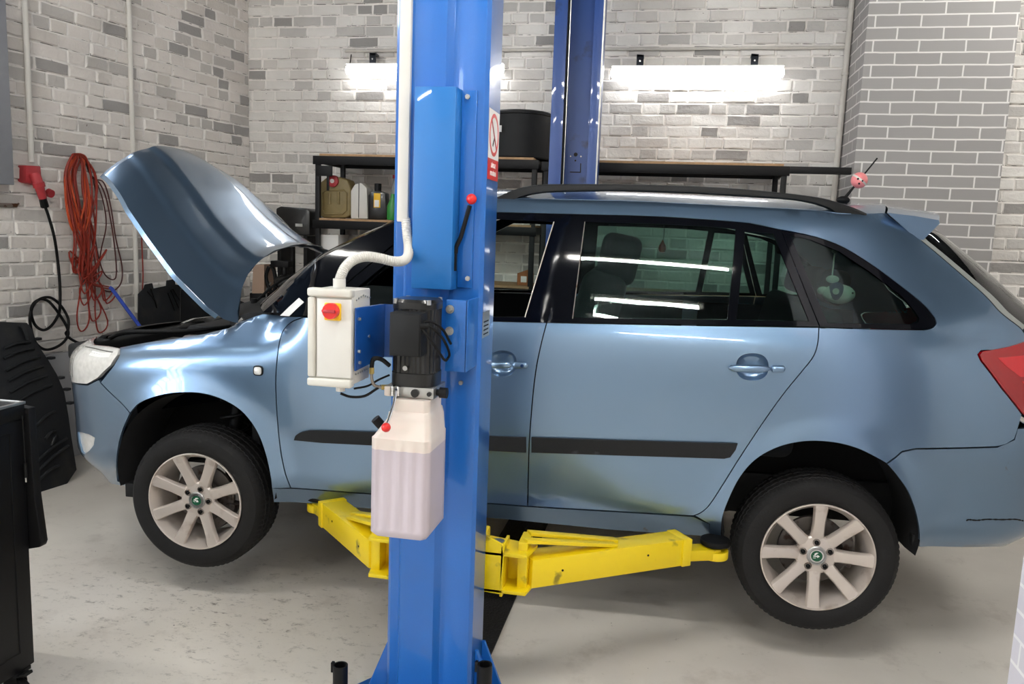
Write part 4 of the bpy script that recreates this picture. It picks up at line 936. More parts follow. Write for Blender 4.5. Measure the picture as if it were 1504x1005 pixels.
# blue bracket plate joining box and motor
br = B(); 
pl_ = [wy(515, 452, yb0+.015), wy(549, 440, yb1-.06), wy(549, 535, yb1-.06), wy(515, 546, yb0+.015)]
bxp = bx1+.002
za, zb = wy(515, 452, yb0+.02)[2], wy(515, 545, yb0+.02)[2]
br.prism([(bxp, yb0+.02, za), (bxp, yb0+.02, zb), (bxp+.012, -.80, zb+.012), (bxp+.012, -.80, za-.004)], (.004, 0, 0))
br.prism([(bxp+.012, -.80, za-.004), (bxp+.012, -.80, zb+.012), (bxp+.075, -.795, zb+.012), (bxp+.075, -.795, za-.004)], (0, .004, 0))
br.obj('bracket_plate', blue_dark, lift, bevel=.001)
for (y_, z_) in ((yb0+.035, za-.03), (yb0+.035, zb+.05), (-.86, (za+zb)/2), (yb0+.04, zb+.02), (-.9, (za+zb)/2-.0)):
    B().cyl((bxp+.003, y_, z_), (bxp+.011, y_, z_), .0045, n=8).obj('bracket_screw', steel, lift)
# motor
my = -.85; mx = (wy(572, 500, my)[0]+wy(655, 500, my)[0])/2; mz0, mz1 = wy(613, 563, my)[2], wy(613, 438, my)[2]; mr_ = .062
mot = B(); R = []
def motring(z, k=1.0, rb=0):
    P = []
    for i in range(64):
        a = 2*pi*i/64; e = 3.2; c_, s_ = cos(a), sin(a); r = mr_*k/((abs(c_)**e+abs(s_)**e)**(1/e))
        if rb and i % 2: r -= .0025
        P.append((mx+r*c_, my+r*s_, z))
    return P
mot.loft([motring(mz0), motring(mz0+.035), motring(mz0+.036, .97, 1), motring(mz1-.026, .97, 1), motring(mz1-.025, 1.0), motring(mz1-.008, 1.0), motring(mz1, .9)])
mo = mot.obj('motor', black_gl, lift, ang=30)
for sx in (-1, 1):
    for sy in (-1, 1): B().cyl((mx+sx*.046, my+sy*.052, mz1-.012), (mx+sx*.046, my+sy*.052, mz1+.001), .006, n=10).obj('motor_bolt', steel, mo)
tx0, tx1 = wy(572, 490, my-.11)[0], wy(618, 490, my-.11)[0]; tz0, tz1 = wy(595, 524, my-.11)[2], wy(595, 460, my-.11)[2]
B().box((tx0, my-.11, tz0), (tx1, my-.05, tz1)).box((tx0+.003, my-.114, tz0+.003), (tx1-.003, my-.11, tz1-.003)).obj('terminal_box', rubber_black, mo, bevel=.003)
q = wy(595, 541, my-.066); B().cyl((q[0], my-.068, q[2]), (q[0], my-.05, q[2]), .0065).obj('motor_bolt', steel, mo)
for i, pts in enumerate(([(617,478,-.95),(628,478,-.95),(640,486,-.94),(652,500,-.90),(660,520,-.86),(655,530,-.82)], [(617,480,-.95),(625,490,-.955),(640,510,-.94),(652,528,-.9),(657,528,-.86)], [(618,476,-.95),(632,472,-.945),(650,484,-.90),(662,505,-.84)])):
    B().tube(sm([wy(*p) for p in pts], 6), .0035, 8).obj('motor_cable', black_rub, mo)
B().cyl(wy(617, 479, -.955), wy(630, 479, -.95), .008).obj('cable_gland', black_rub, mo)
# mounting bracket from the motor to the post
B().box((mx+mr_+.002, -.80, mz0+.03), (xr-.012, -.785, mz1-.004)).box((xr-.016, -.80, mz0+.03), (xr-.010, YF, mz1-.004)).obj('motor_bracket', blue_lift, lift, bevel=.001)
B().box((mx-mr_-.0, -.79, mz0+.01), (mx-mr_+.006, YF, mz1-.02)).obj('motor_bracket', blue_dark, lift, bevel=.001)
for zz_ in (mz1-.03, mz1-.09): B().cyl((mx+mr_+.013, -.815, zz_), (mx+mr_+.013, -.80, zz_), .008, n=6).cyl((mx+mr_+.013, -.803, zz_), (mx+mr_+.013, -.80, zz_), .012).obj('bracket_bolt', steel, lift)
# valve block, knobs, lowering lever
vz0 = mz0-.030
vb = B().box((mx-.068, my-.058, vz0), (mx+.066, my+.055, mz0)).obj('valve_block', steel, lift, bevel=.003)
B().box((mx-.070, my-.064, vz0+.002), (mx-.052, my-.056, mz0-.001)).obj('block_boss', alloy, vb, bevel=.003)
for dx in (-.035, .016, .055): B().cyl((mx+dx, my-.066, vz0+.015), (mx+dx, my-.056, vz0+.015), .011 if dx != .055 else .006, n=24).obj('block_plug', black_gl if dx != -.035 else steel, vb)
B().cyl((mx+.066, my-.03, vz0+.015), (mx+.075, my-.03, vz0+.015), .009).cyl((mx+.075, my-.03, vz0+.015), (mx+.095, my-.03, vz0+.015), .0145, n=16).obj('block_knob', black_m, vb)
lv = B().box((mx-.046, my-.075, vz0+.006), (mx-.040, my-.055, mz0+.002)).box((mx-.030, my-.075, vz0+.006), (mx-.024, my-.055, mz0+.002)).obj('lever_fork', chrome, vb, bevel=.001)
l0 = np.array([mx-.035, my-.070, mz0-.006]); l2 = wy(567, 628, my-.12)
B().tube(sm([l0, l0*.7+l2*.3+[.004, 0, -.004], l2], 5), .0038, 10).obj('lowering_lever', chrome, lift)
B().ball(l2, .0125, n=24).obj('lever_knob', red_pl, lift, label='small round red knob')
# tank
ty0, ty1 = -.955, -.78
tk = B()
x0, x1 = wy(543, 720, ty0)[0], wy(628, 720, ty0)[0]; tz = lambda py: wy(590, py, ty0)[2]
zb_, zt_ = tz(793), tz(645)
def tring(x0, x1, y0, y1, z, ch=.012, ribs=0):
    P = []; 
    def seg_(a, c, n, rib):
        for i in range(n):
            t = i/n; p = [a[0]+(c[0]-a[0])*t, a[1]+(c[1]-a[1])*t]; P.append((p, rib, t))
    cs_ = [((x0+ch, y0), (x1-ch, y0), 1), ((x1-ch, y0), (x1, y0+ch), 0), ((x1, y0+ch), (x1, y1-ch), 2), ((x1, y1-ch), (x1-ch, y1), 0), ((x1-ch, y1), (x0+ch, y1), 0), ((x0+ch, y1), (x0, y1-ch), 0), ((x0, y1-ch), (x0, y0+ch), 0), ((x0, y0+ch), (x0+ch, y0), 0)]
    for a, c, k in cs_: seg_(a, c, 28 if k == 1 else (3 if k == 0 else 8), k)
    out = []
    for p, k, t in P:
        y = p[1]
        if k == 1 and ribs: y += ribs*(.0028 if int(t*28) % 7 in (2, 3, 4) else 0)*(1 if .05 < t < .95 else 0)
        out.append((p[0], y, z))
    return out
tank_r = [tring(x0+.008, x1-.008, ty0+.008, ty1-.008, zb_), tring(x0, x1, ty0, ty1, zb_+.010), tring(x0, x1, ty0, ty1, zb_+.022, ribs=0), tring(x0, x1, ty0, ty1, zb_+.028, ribs=1), tring(x0, x1, ty0, ty1, zt_-.11, ribs=1)]
tank_u = [tring(x0, x1, ty0, ty1, zt_-.03, ribs=1), tring(x0, x1, ty0, ty1, zt_-.024), tring(x0, x1, ty0, ty1, zt_-.004), tring(x0+.004, x1-.002, ty0+.006, ty1-.002, zt_),
          tring(x0+.035, x1-.006, ty0+.020, ty1-.004, zt_+.045), tring(x0+.038, x1-.010, ty0+.022, ty1-.006, zt_+.062), tring(x0+.046, x1-.012, ty0+.028, ty1-.012, zt_+.066), tring(x0+.046, x1-.012, ty0+.028, ty1-.012, vz0-.001)]
lv_z = tz(664)
full = tank_r[:4]+[tring(x0, x1, ty0, ty1, lv_z, ribs=1)]
B().loft(full).obj('oil_tank', oil_m, lift, ang=50, label='milky tank, lower half filled with oil')
B().loft([tring(x0, x1, ty0, ty1, lv_z, ribs=1)]+tank_u).obj('oil_tank_top', tank_m, lift, ang=50, label='empty upper part of the milky tank')
B().cyl((x0+.012, ty0+.06, zt_+.012), (x0-.006, ty0+.05, zt_+.036), .013, n=16).obj('filler_cap', black_m, lift)
# hoses
for pts, r, m_, nm in (([(572,537,-.9),(560,528,-.92),(549,527,-.93),(546,538,-.93),(546,545,-.93)], .006, black_rub, 'hydraulic_hose'), ([(546,542,-.93),(546,556,-.93),(550,566,-.92),(560,569,-.91),(570,569,-.9)], .0042, rust_steel, 'hydraulic_pipe'), ([(500,578,-.95),(515,583,-.94),(535,582,-.93),(552,572,-.92),(560,567,-.9)], .0035, black_rub, 'hydraulic_hose'), ([(520,571,-.93),(540,567,-.9),(556,558,-.88),(572,551,-.86)], .0028, black_rub, 'motor_cable')):
    B().tube(sm([wy(*p) for p in pts], 7), r, 10).obj(nm, m_, lift)
B().cyl(wy(546,540,-.93), wy(546,549,-.93), .0072, n=6).cyl(wy(560,569,-.91), wy(571,569,-.9), .0075, n=6).obj('brass_fitting', mat('brass_fitting', 'B09A5C', .35, .8), lift)
# no-smoking sign and label on the right face of the post
def onx(px, py): return on(px, py, (1, 0, 0), xr+.0012)
def decal(name, pts, m, par=lift, t=.0008, label=None):
    P = [np.array(onx(*p)) for p in pts]; P = [np.array([xr+.0003, p[1], p[2]]) for p in P]
    return B().prism(P, (t, 0, 0)).obj(name, m, par, label=label)
def xbox(y0, y1, z0, z1): return [(xr+.0003, y0, z0), (xr+.0003, y1, z0), (xr+.0003, y1, z1), (xr+.0003, y0, z1)]
sy0, sy1 = YF+.018, YB-.008
sz1, sz0 = on(722, 160, (1,0,0), xr)[2], on(720, 264, (1,0,0), xr)[2]; szm = on(721, 233, (1,0,0), xr)[2]
sg_ = B().prism(xbox(sy0, sy1, szm, sz1), (.0008, 0, 0)).obj('warning_sign', paper, lift, label='no-smoking sticker with a red panel below')
B().prism(xbox(sy0, sy1, sz0, szm), (.0008, 0, 0)).obj('red_panel', red_pl, sg_)
cy_, cz_ = (sy0+sy1)/2, (szm+sz1)/2; ry_, rz_ = (sy1-sy0)*.44, (sz1-szm)*.44
def ringx(k, x): return [(x, cy_+ry_*k*cos(a), cz_+rz_*k*sin(a)) for a in np.linspace(0, 2*pi, 40, endpoint=False)]
B().loft([ringx(1, xr+.0009), ringx(1, xr+.0016), ringx(.82, xr+.0016), ringx(.82, xr+.0009)], cap=False).obj('prohibition_ring', red_pl, sg_)
B().prism([(xr+.0009, cy_-ry_*.62-.003, cz_+rz_*.62), (xr+.0009, cy_-ry_*.62+.003, cz_+rz_*.70), (xr+.0009, cy_+ry_*.62+.003, cz_-rz_*.62), (xr+.0009, cy_+ry_*.62-.003, cz_-rz_*.70)], (.0012, 0, 0)).obj('prohibition_bar', red_dark, sg_)
B().prism([(xr+.0009, cy_-.018, cz_-.030), (xr+.0009, cy_-.010, cz_-.034), (xr+.0009, cy_+.012, cz_-.006), (xr+.0009, cy_+.004, cz_-.002)], (.0006, 0, 0)).obj('cigarette_mark', black_m, sg_)
def text(s, size, M, m, par, name='lettering', ext=.0006):
    c = bpy.data.curves.new(name, 'FONT'); c.body = s; c.size = size; c.extrude = ext; c.align_x = 'CENTER'; c.align_y = 'CENTER'; c.resolution_u = 3
    o = bpy.data.objects.new('t', c); COL.objects.link(o); dg = bpy.context.evaluated_depsgraph_get(); me = bpy.data.meshes.new_from_object(o.evaluated_get(dg)); bpy.data.objects.remove(o)
    b = B(); b.bm.from_mesh(me); return b.obj(name, m, par, M=M)
MX = lambda y, z: Matrix.Translation((xr+.0014, y, z)) @ Matrix(((0, 0, 1, 0), (1, 0, 0, 0), (0, 1, 0, 0), (0, 0, 0, 1)))
hp_ = (szm-sz0)
text('ZÁKAZ', hp_*.32, MX(cy_, sz0+hp_*.68), paper, sg_); text('KOUŘENÍ', hp_*.29, MX(cy_, sz0+hp_*.30), paper, sg_)
# silver type plate
a_, c_ = on(713, 458, (1,0,0), xr), on(712, 495, (1,0,0), xr)
tp = B().prism(xbox(sy0-.004, sy0+.085, c_[2], a_[2]), (.001, 0, 0)).obj('type_plate', steel, lift, label='silver type plate')
for i in range(4): B().prism(xbox(sy0+.008, sy0+.07, c_[2]+.008+.012*i, c_[2]+.012+.012*i), (.0016, 0, 0)).obj('plate_line', black_m, tp)
# carriage and arms
def beam(b, p0, p1, w, h):
    p0 = np.array(p0, float); p1 = np.array(p1, float); d = p1-p0; d /= np.linalg.norm(d); s_ = np.cross(d, [0, 0, 1]); s_ /= np.linalg.norm(s_); u_ = np.cross(s_, d)
    R = lambda p: [p+s_*w/2*a+u_*h/2*c for a, c in ((-1,-1),(1,-1),(1,1),(-1,1))]
    return b.loft([R(p0), R(p1)])
ya = -.42
zc0, zc1 = .375, .565
car_ = B().box((xl+.02, -.49, zc0+.01), (xr-.02, -.36, zc1)).obj('carriage', yellow_m, lift, bevel=.004)
def arm(px_body0, px_body1, sgn, lab):
    z0_ = .395
    hx = xr+.0 if sgn > 0 else xl
    b = B()   # arm root housing: two plates and uprights
    xo = hx+sgn*.155
    a_ = B(); 
    a_.prism([(hx-sgn*.03, -.50, z0_+.0), (hx+sgn*.048, -.50, z0_-.004), (hx+sgn*.056, -.50, z0_+.13), (hx+sgn*.05, -.50, z0_+.165), (hx-sgn*.03, -.50, z0_+.20)], (0, .01, 0))
    a_.prism([(hx-sgn*.02, -.50, z0_+.125), (hx+sgn*.13, -.50, z0_+.125), (hx+sgn*.15, -.40, z0_+.125), (hx-sgn*.02, -.36, z0_+.125)], (0, 0, .012))
    a_.prism([(hx-sgn*.02, -.50, z0_+.0), (hx+sgn*.13, -.50, z0_+.0), (hx+sgn*.15, -.40, z0_+.0), (hx-sgn*.02, -.36, z0_+.0)], (0, 0, .012))
    a_.box((min(hx+sgn*.045, hx+sgn*.055), -.50, z0_-.012), (max(hx+sgn*.045, hx+sgn*.055), -.40, z0_+.16))
    a_.box((min(hx+sgn*.045, hx+sgn*.13), -.405, z0_+.0), (max(hx+sgn*.045, hx+sgn*.13), -.397, z0_+.135))
    rootp = a_.obj('arm_yoke', yellow_m, lift, bevel=.002)
    B().cyl((hx+sgn*.03, -.46, z0_+.137), (hx+sgn*.03, -.46, z0_+.162), .019, n=20).obj('pivot_pin', steel, rootp)
    s0 = np.array([hx+sgn*.115, -.415, z0_+.055]); 
    e0 = np.array(px_body1)
    ar = B(); beam(ar, s0, e0, .095, .098)
    R_ = ar.obj('arm', yellow_m, lift, bevel=.004, label=lab)
    B().box((min(s0[0]-.02, s0[0]+.0), s0[1]-.05, z0_-.012), (max(s0[0]-.02, s0[0]+.0)+.012, s0[1]+.05, z0_+.165)).obj('arm_gusset', yellow_m, R_, bevel=.003)
    d = e0-s0; L = np.linalg.norm(d); d /= L
    bb = B(); beam(bb, s0+[0, -.035, .112], s0+d*L*.55+np.array([0, -.02, .052]), .034, .012); beam(bb, s0+[0, .035, .112], s0+d*L*.55+np.array([0, .02, .052]), .034, .012); bb.obj('arm_brace', yellow_m, R_, bevel=.002)
    c = B(); beam(c, e0-d*.03, e0+d*.008, .106, .10); c.obj('arm_collar', yellow_m, R_, bevel=.003)
    ee = e0+d*.155; ee[2] = .402; c = B(); beam(c, e0-d*.1-[0, 0, .012], ee, .07, .04); c.cyl(ee+[0, 0, -.02], ee+[0, 0, .012], .05, n=28); ie = c.obj('inner_arm', yellow_m, R_, bevel=.003)
    B().cyl(ee+[0, 0, .012], ee+[0, 0, .031], .022).cyl(ee+[0, 0, .030], ee+[0, 0, .0505], .055, n=28).obj('lifting_pad', black_rub, ie, bevel=.004)
    for t, zz_ in ((.18, 0), (.72, .01)):
        pp = s0+d*L*t; nn = np.array([d[1], -d[0], 0]); nn = nn if nn[1] < 0 else -nn
        B().cyl(pp+nn*.0475+[0, 0, zz_], pp+nn*.0490+[0, 0, zz_], .004, n=10).obj('arm_hole', black_m, R_)
    return R_
ea = wy(1000, 806, -.05); eb = wy(487, 778, -.03)
arm(None, (ea[0], -.05, .440), 1, 'yellow arm reaching under the rear of the sill')
arm(None, (eb[0], -.03, .425), -1, 'yellow arm reaching under the front of the sill')
# loose black sockets standing on the base plate
for (px, py0, y, lab) in ((500, 977, -.76, 'black steel adaptor tube standing left of the near lift post'), (712, 976, -.76, 'black steel adaptor tube standing right of the near lift post')):
    p = wy(px, py0, y); b = B(); n = 28; r = .0225
    b.lathe([(r, p[2]), (r, .022), (.001, .022)], Matrix.Translation((p[0], y, 0)), n).lathe([(r, p[2]), (r*.78, p[2]), (r*.78, p[2]-.05), (.001, p[2]-.05)], Matrix.Translation((p[0], y, 0)), n)
    o = b.obj('adaptor_tube', black_m, None, ang=30); tag(o, lab, 'adaptor', 'lift adaptors', (p[0], y, .022))
    lp = B().box((p[0]-r-.006, y-.006, p[2]-.025), (p[0]-r+.002, y+.006, p[2]+.006)).obj('locking_lug', black_m); lp.parent = o; lp.data.transform(Matrix.Translation(-o.location))
# floor channel
cb_ = B().box((-.145, YB+.095, 0), (.068, 2.28, .012)).obj('channel_cover', channel_m, None, bevel=.002); tag(cb_, 'black ribbed cover strip on the floor between the lift posts', 'floor cover', None, (-.04, 1, 0))
# ================================================================== LIFT, far post
FY = 2.42
fx = [wy(px, 50, FY)[0]*.5+wy(px2, 265, FY)[0]*.5 for px, px2 in ((814, 805), (832, 823.5), (871, 862), (886, 875))]
far = thing('lift_post', 'far deep blue two-post car lift column behind the car', 'car lift', ((fx[0]+fx[3])/2, FY+.08, 0))
x0, x1, x2, x3 = fx
prof = [(x0, FY), (x1, FY), (x1, FY+.012), (x0+.014, FY+.012), (x0+.014, FY+.16), (x3-.010, FY+.16), (x3-.010, FY+.012), (x2, FY+.012), (x2, FY), (x3, FY), (x3, FY+.18), (x0, FY+.18)]
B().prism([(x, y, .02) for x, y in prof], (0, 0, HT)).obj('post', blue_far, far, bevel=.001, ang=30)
B().box((x3-.004, FY-.004, .3), (x3+.006, FY+.001, HT)).obj('post_edge', steel, far)
B().cyl(((x1+.012), FY+.05, .3), ((x1+.012), FY+.05, 3.6), .0055, n=10).obj('lift_cable', steel, far)
B().box((x0+.016, FY+.03, .3), (x1+.006, FY+.14, 3.6)).obj('chain_recess', black_m, far)
mxx = (x1+x2)/2
for (dx, dz, r, m_) in ((-.012, 0, .013, black_m), (-.012, -.04, .006, black_m), (.024, -.012, .005, steel), (-.046, -.012, .004, steel)):
    q = wy(843, 227, FY+.16); B().cyl((mxx+dx, FY+.157, q[2]+dz), (mxx+dx, FY+.161, q[2]+dz), r).obj('post_hole' if m_ is black_m else 'post_bolt', m_, far)
q = wy(835, 253, FY+.16); B().box((mxx-.045, FY+.156, q[2]-.002), (mxx+.028, FY+.161, q[2]+.004)).box((mxx+.022, FY+.156, q[2]-.002), (mxx+.028, FY+.161, q[2]+.06)).obj('slot', black_m, far)
B().box((x0-.1, FY-.1, 0), (x3+.1, FY+.3, .02)).obj('base_plate', blue_far, far, bevel=.003)
B().box((x0+.02, FY-.12, .40), (x3-.02, FY+.10, .62)).obj('carriage', yellow_m, far, bevel=.004)
for sgn, xx in ((1, .75), (-1, -.85)):
    a_ = B(); beam(a_, (x0*.5+x3*.5+sgn*.12, FY-.13, .395), (xx, 1.55, .395), .09, .085); A_ = a_.obj('arm', yellow_m, far, bevel=.004)
    B().cyl((xx, 1.55, .43), (xx, 1.55, .4525), .05).obj('lifting_pad', black_rub, A_)
# ================================================================== THINGS ROUND THE CAR
# tool trolley, front left
tc0 = wy(38, 591, -.83); tX = tc0[0]-.012; tZ = tc0[2]; tY = -.83
cart = thing('tool_trolley', 'black steel tool trolley with red-hubbed castors at the left edge', 'tool trolley', (tX-.3, tY-.24, 0))
zb_ = .128
B().box((tX-.62, tY-.46, zb_), (tX, tY, tZ-.05)).obj('cabinet', black_m, cart, bevel=.004)
B().box((tX-.625, tY-.465, tZ-.052), (tX+.004, tY+.004, tZ-.004)).obj('top_tray', black_m, cart, bevel=.004)
b = B(); b.box((tX-.625, tY-.004, tZ-.006), (tX-.004, tY+.006, tZ+.002)); b.box((tX-.004, tY-.465, tZ-.006), (tX+.006, tY+.006, tZ+.002)); b.box((tX-.62, tY-.465, tZ-.006), (tX-.612, tY, tZ+.002)); b.obj('tray_rim', steel, cart, bevel=.001)
for (y0, y1, z0, z1) in ((tY-.43, tY-.055, zb_+.06, zb_+.064), (tY-.43, tY-.055, tZ-.09, tZ-.086), (tY-.058, tY-.054, zb_+.06, tZ-.086), (tY-.432, tY-.428, zb_+.06, tZ-.086)): B().box((tX-.001, y0, z0), (tX+.0008, y1, z1)).obj('panel_seam', black_rub, cart)
for i in range(5): B().box((tX-.60, tY-.468, zb_+.03+.145*i), (tX-.02, tY-.46, zb_+.165+.145*i)).obj('drawer', black_m, cart, bevel=.002)
sp = [(tX-.1, tY+.004, tZ-.01), (tX+.016, tY+.004, tZ-.02), (tX+.024, tY+.004, tZ-.30), (tX+.040, tY+.004, tZ-.45), (tX+.034, tY+.004, tZ-.465), (tX-.1, tY+.004, tZ-.50)]
B().prism(sp, (0, .03, 0)).obj('back_pocket', black_m, cart, bevel=.004)
B().tube([(tX+.006, tY-.01, tZ-.04), (tX+.010, tY-.012, tZ-.12), (tX+.010, tY-.012, tZ-.20)], .002, 6).cyl((tX+.010, tY-.012, tZ-.235), (tX+.010, tY-.012, tZ-.19), .005).obj('hanging_cord', black_rub, cart)
B().cyl((tX+.010, tY-.012, tZ-.25), (tX+.010, tY-.012, tZ-.235), .0028).obj('cord_tip', steel, cart)
for (x, y) in ((tX-.035, tY-.05), (tX-.56, tY-.05), (tX-.035, tY-.41), (tX-.56, tY-.41)):
    c = B().box((x-.035, y-.035, zb_-.012), (x+.035, y+.035, zb_)).prism([(x-.028, y-.022, zb_-.01), (x+.028, y-.022, zb_-.01), (x+.034, y-.022, .06), (x, y-.022, .045)], (0, .003, 0)).prism([(x-.028, y+.019, zb_-.01), (x+.028, y+.019, zb_-.01), (x+.034, y+.019, .06), (x, y+.019, .045)], (0, .003, 0)).obj('castor', black_m, cart, bevel=.002)
    MY = Matrix.Translation((x+.010, y, .05)) @ Matrix.Rotation(pi/2, 4, 'X')
    B().lathe([(.038, -.014), (.046, -.013), (.050, -.008), (.050, .008), (.046, .013), (.038, .014)], MY, 36).obj('castor_tyre', black_rub, c)
    B().lathe([(.001, -.013), (.034, -.013), (.038, -.010), (.038, .010), (.034, .013), (.001, .013)], MY, 32).obj('castor_hub', red_pl, c, label='red hub')
    B().box((x+.028, y-.016, .100), (x+.062, y+.016, .110), Matrix.Translation((x, y, .1)) @ Matrix.Rotation(radians(-16), 4, 'Y') @ Matrix.Translation((-x, -y, -.1))).obj('brake_pedal', rubber_black, c, bevel=.002)
# undertray leaning against the left wall
ut = [(-70,470),(40,474),(48,484),(52,500),(62,515),(72,530),(84,550),(95,576),(101,611),(105,640),(113,690),(99,711),(62,732),(-20,745),(-90,700)]
def leanpt(px, py):
    # plane: bottom edge on the floor at ~0.45 m off the wall, top touching it
    z_lo, d_lo, z_hi, d_hi = 0, .46, .92, .10
    a = lw(0, z_lo, d_lo); c = lw(0, z_hi, d_hi); e = LD; n = np.cross(c-a, e); return on(px, py, n, n@a)
P = [leanpt(*p) for p in ut]; n_ = np.cross(P[1]-P[-1], P[3]-P[-1]); n_ /= np.linalg.norm(n_); n_ = n_ if n_[0] > 0 else -n_
o = B().prism(P, -n_*.012).obj('engine_undertray', undertray_m, None, bevel=.004)
lo = min(p[2] for p in P)
kids = []
for i, (a, c) in enumerate((((6,512),(44,503)),((5,527),(50,512)),((8,545),(58,524)),((12,560),(63,538)),((14,577),(68,552)),((22,592),(75,566)),((52,626),(80,604)),((50,682),(98,644)),((54,694),(100,655)),((56,706),(86,684)),((30,478),(40,500)),((66,645),(80,634)),((75,655),(82,640)))):
    p, q = leanpt(*a)+n_*.003, leanpt(*c)+n_*.003
    kids.append(B().tube(sm([p, (p+q)/2+n_*.006+np.array([0, 0, .012]), q], 5), .009, 8).obj('rib', undertray_m))
for (px, py) in ((75,526),(89,555),(98,572),(103,592),(55,498)):
    p = leanpt(px, py); kids.append(B().box(tuple(p-[.018, .018, .008]), tuple(p+[.018, .018, .008])).obj('fixing_tab', undertray_m, None, bevel=.004))
tag(o, 'large ribbed black plastic engine undertray leaning on the left wall behind the trolley', 'undertray', None, P[12])
for k in kids: k.parent = o; k.data.transform(Matrix.Translation(-o.location))
# second dark liner leaning behind the engine bay
def lw2(px, py): return lwpix(px, py, .12)
ut2 = [(204,432),(212,424),(214,418),(224,416),(226,424),(245,420),(246,412),(257,410),(258,418),(300,424),(340,436),(372,450),(380,480),(330,500),(205,505),(198,470)]
P = [lw2(*p) for p in ut2[:-3]]
u_a = float((P[0]-np.array([LX, LY, 0])-LN*.12)@LD); u_b = float((P[-1]-np.array([LX, LY, 0])-LN*.12)@LD); P += [lw(max(u_b, .12), 0, .12), lw(u_a+.05, 0, .12)]; LP = lw((u_a+u_b)/2, 0, .12)
P2 = [p*[1, 1, 0]+[0, 0, .0] for p in P]
o = B().prism(P, -LN*.012).obj('wheel_arch_liner', undertray_m, None, bevel=.003)
kids = []
for a in (((216,428),(228,444)),((221,424),(230,452)),((250,426),(262,452)),((246,430),(256,456)),((253,424),(266,445)),((300,432),(310,460))):
    kids.append(B().tube([lw2(*p)+LN*.004 for p in a], .005, 6).obj('rib', black_m))
tag(o, 'black plastic wheel arch liner leaning on the left wall behind the engine bay', 'arch liner', None, LP)
for k in kids: k.parent = o; k.data.transform(Matrix.Translation(-o.location))
# grey cabinet edge at the top left
a_, c_ = lwpix(9, 10, .12), lwpix(9, 271, .12); u0_ = float((a_-np.array([LX, LY, 0])-LN*.12)@LD)
o = B().add([lw(u, z, d) for d in (.005, .12) for u, z in ((u0_, c_[2]), (u0_+.5, c_[2]), (u0_+.5, 2.9), (u0_, 2.9))], [(0,3,2,1),(4,5,6,7),(0,1,5,4),(1,2,6,5),(2,3,7,6),(3,0,4,7)]).obj('switch_cabinet', grey_panel, None, bevel=.004); tag(o, 'grey metal cabinet on the left wall, cut by the photo edge', 'cabinet')
# stub of old pipe in the wall
a_, c_ = lwpix(-20, 301, .015), lwpix(24, 302, .015); o = B().tube([a_, c_], .013, 10).tube([c_, c_+LN*.02+[0, 0, .012]], .006, 6).obj('pipe_stub', rust_steel, None); tag(o, 'short rusty pipe stub on the left wall left of the red plug', 'pipe')
# red CEE plug on its socket
sk = lwpix(47, 262, .04); skt = thing('wall_socket', 'faded red industrial socket at the lower end of the left conduit', 'socket', sk)
def lwq(px, py, d): return lwpix(px, py, d)
def quadpr(pts, d0, d1): return B().prism([lwq(x, y, d1) for x, y in pts], -LN*(d1-d0))
quadpr([(38,243),(60,244),(62,270),(54,272),(38,268)], .0, .07).obj('socket_body', red_dark, skt, bevel=.006)
B().cyl(lwq(50,255,.08), lwq(58,275,.10), .032, .030, n=24).obj('socket_collar', red_dark, skt)
B().cyl(lwq(71,283,.075), lwq(76,285,.10), .026, .024, n=24).obj('socket_lid', red_dark, skt)
pg = thing('power_plug', 'red industrial plug with black grip hanging in the wall socket', 'plug', lwq(64,300,.09))
B().cyl(lwq(57,272,.10), lwq(63,292,.10), .028, .022, n=24).cyl(lwq(56,268,.10), lwq(58,275,.10), .033, n=24).obj('plug_body', red_dark, pg)
B().cyl(lwq(62.5,291,.10), lwq(66,304,.09), .021, .023, n=8).obj('cable_grip', black_m, pg)
cb_pts = [(66,303),(72,320),(80,350),(85,385),(88,420),(88,450),(86,462),(76,478),(64,485),(52,478),(46,462),(48,448),(58,440),(70,442),(80,452),(90,466),(98,480),(100,492),(92,504),(78,512),(64,513),(52,503),(46,485),(44,465),(50,447),(62,438),(76,438),(90,450),(100,468),(100,484),(97,490),(104,498),(120,505),(140,506),(165,505)]
o = B().tube(sm([lwq(x, y, .045+.012*(i % 3)) for i, (x, y) in enumerate(cb_pts)], 6), .0085, 8).obj('power_cable', black_rub, None); tag(o, 'thick black cable coiled on the left wall below the red plug', 'cable')
# orange-red extension cable hung in loops
rnd = random.Random(4)
def hank(seedpts, m, n, spread, name_parts):
    pass
loops = []
hk = (112, 229)
for i in range(15):
    xb = 105+i*3.1+rnd.uniform(-4, 4); yb_ = rnd.uniform(380, 505); xl_ = rnd.uniform(93, 112); xr_ = rnd.uniform(122, 142)
    d0 = .034+.006*(i % 6)
    loops += [(xl_+rnd.uniform(6, 12), 232, d0), (xl_, 258, d0), (xl_+6, 300, d0), (rnd.uniform(104, 128), 350, d0+.01), (rnd.uniform(106, 138), 400, d0), (xb, yb_-24, d0), (xb+6, yb_, d0+.006), (xb+18, yb_-18, d0), (rnd.uniform(122, 146), 410, d0+.01), (rnd.uniform(118, 140), 350, d0), (xr_, 290, d0), (xr_-2, 255, d0), (rnd.uniform(116, 126), 230, d0), (rnd.uniform(108, 114), 226, d0)]
ex = B().tube(sm([lwq(*p) for p in loops], 5), .0048, 6).obj('extension_cable', cable_o, None)
lo2 = []
for i in range(6):
    dx = rnd.uniform(-8, 8); lo2 += [(118+dx*.3, 228, .05), (100+dx*.3, 250, .055), (104+dx, 300, .06), (116+dx, 340, .06), (128+dx*.6, 300, .06), (124, 245, .055)]
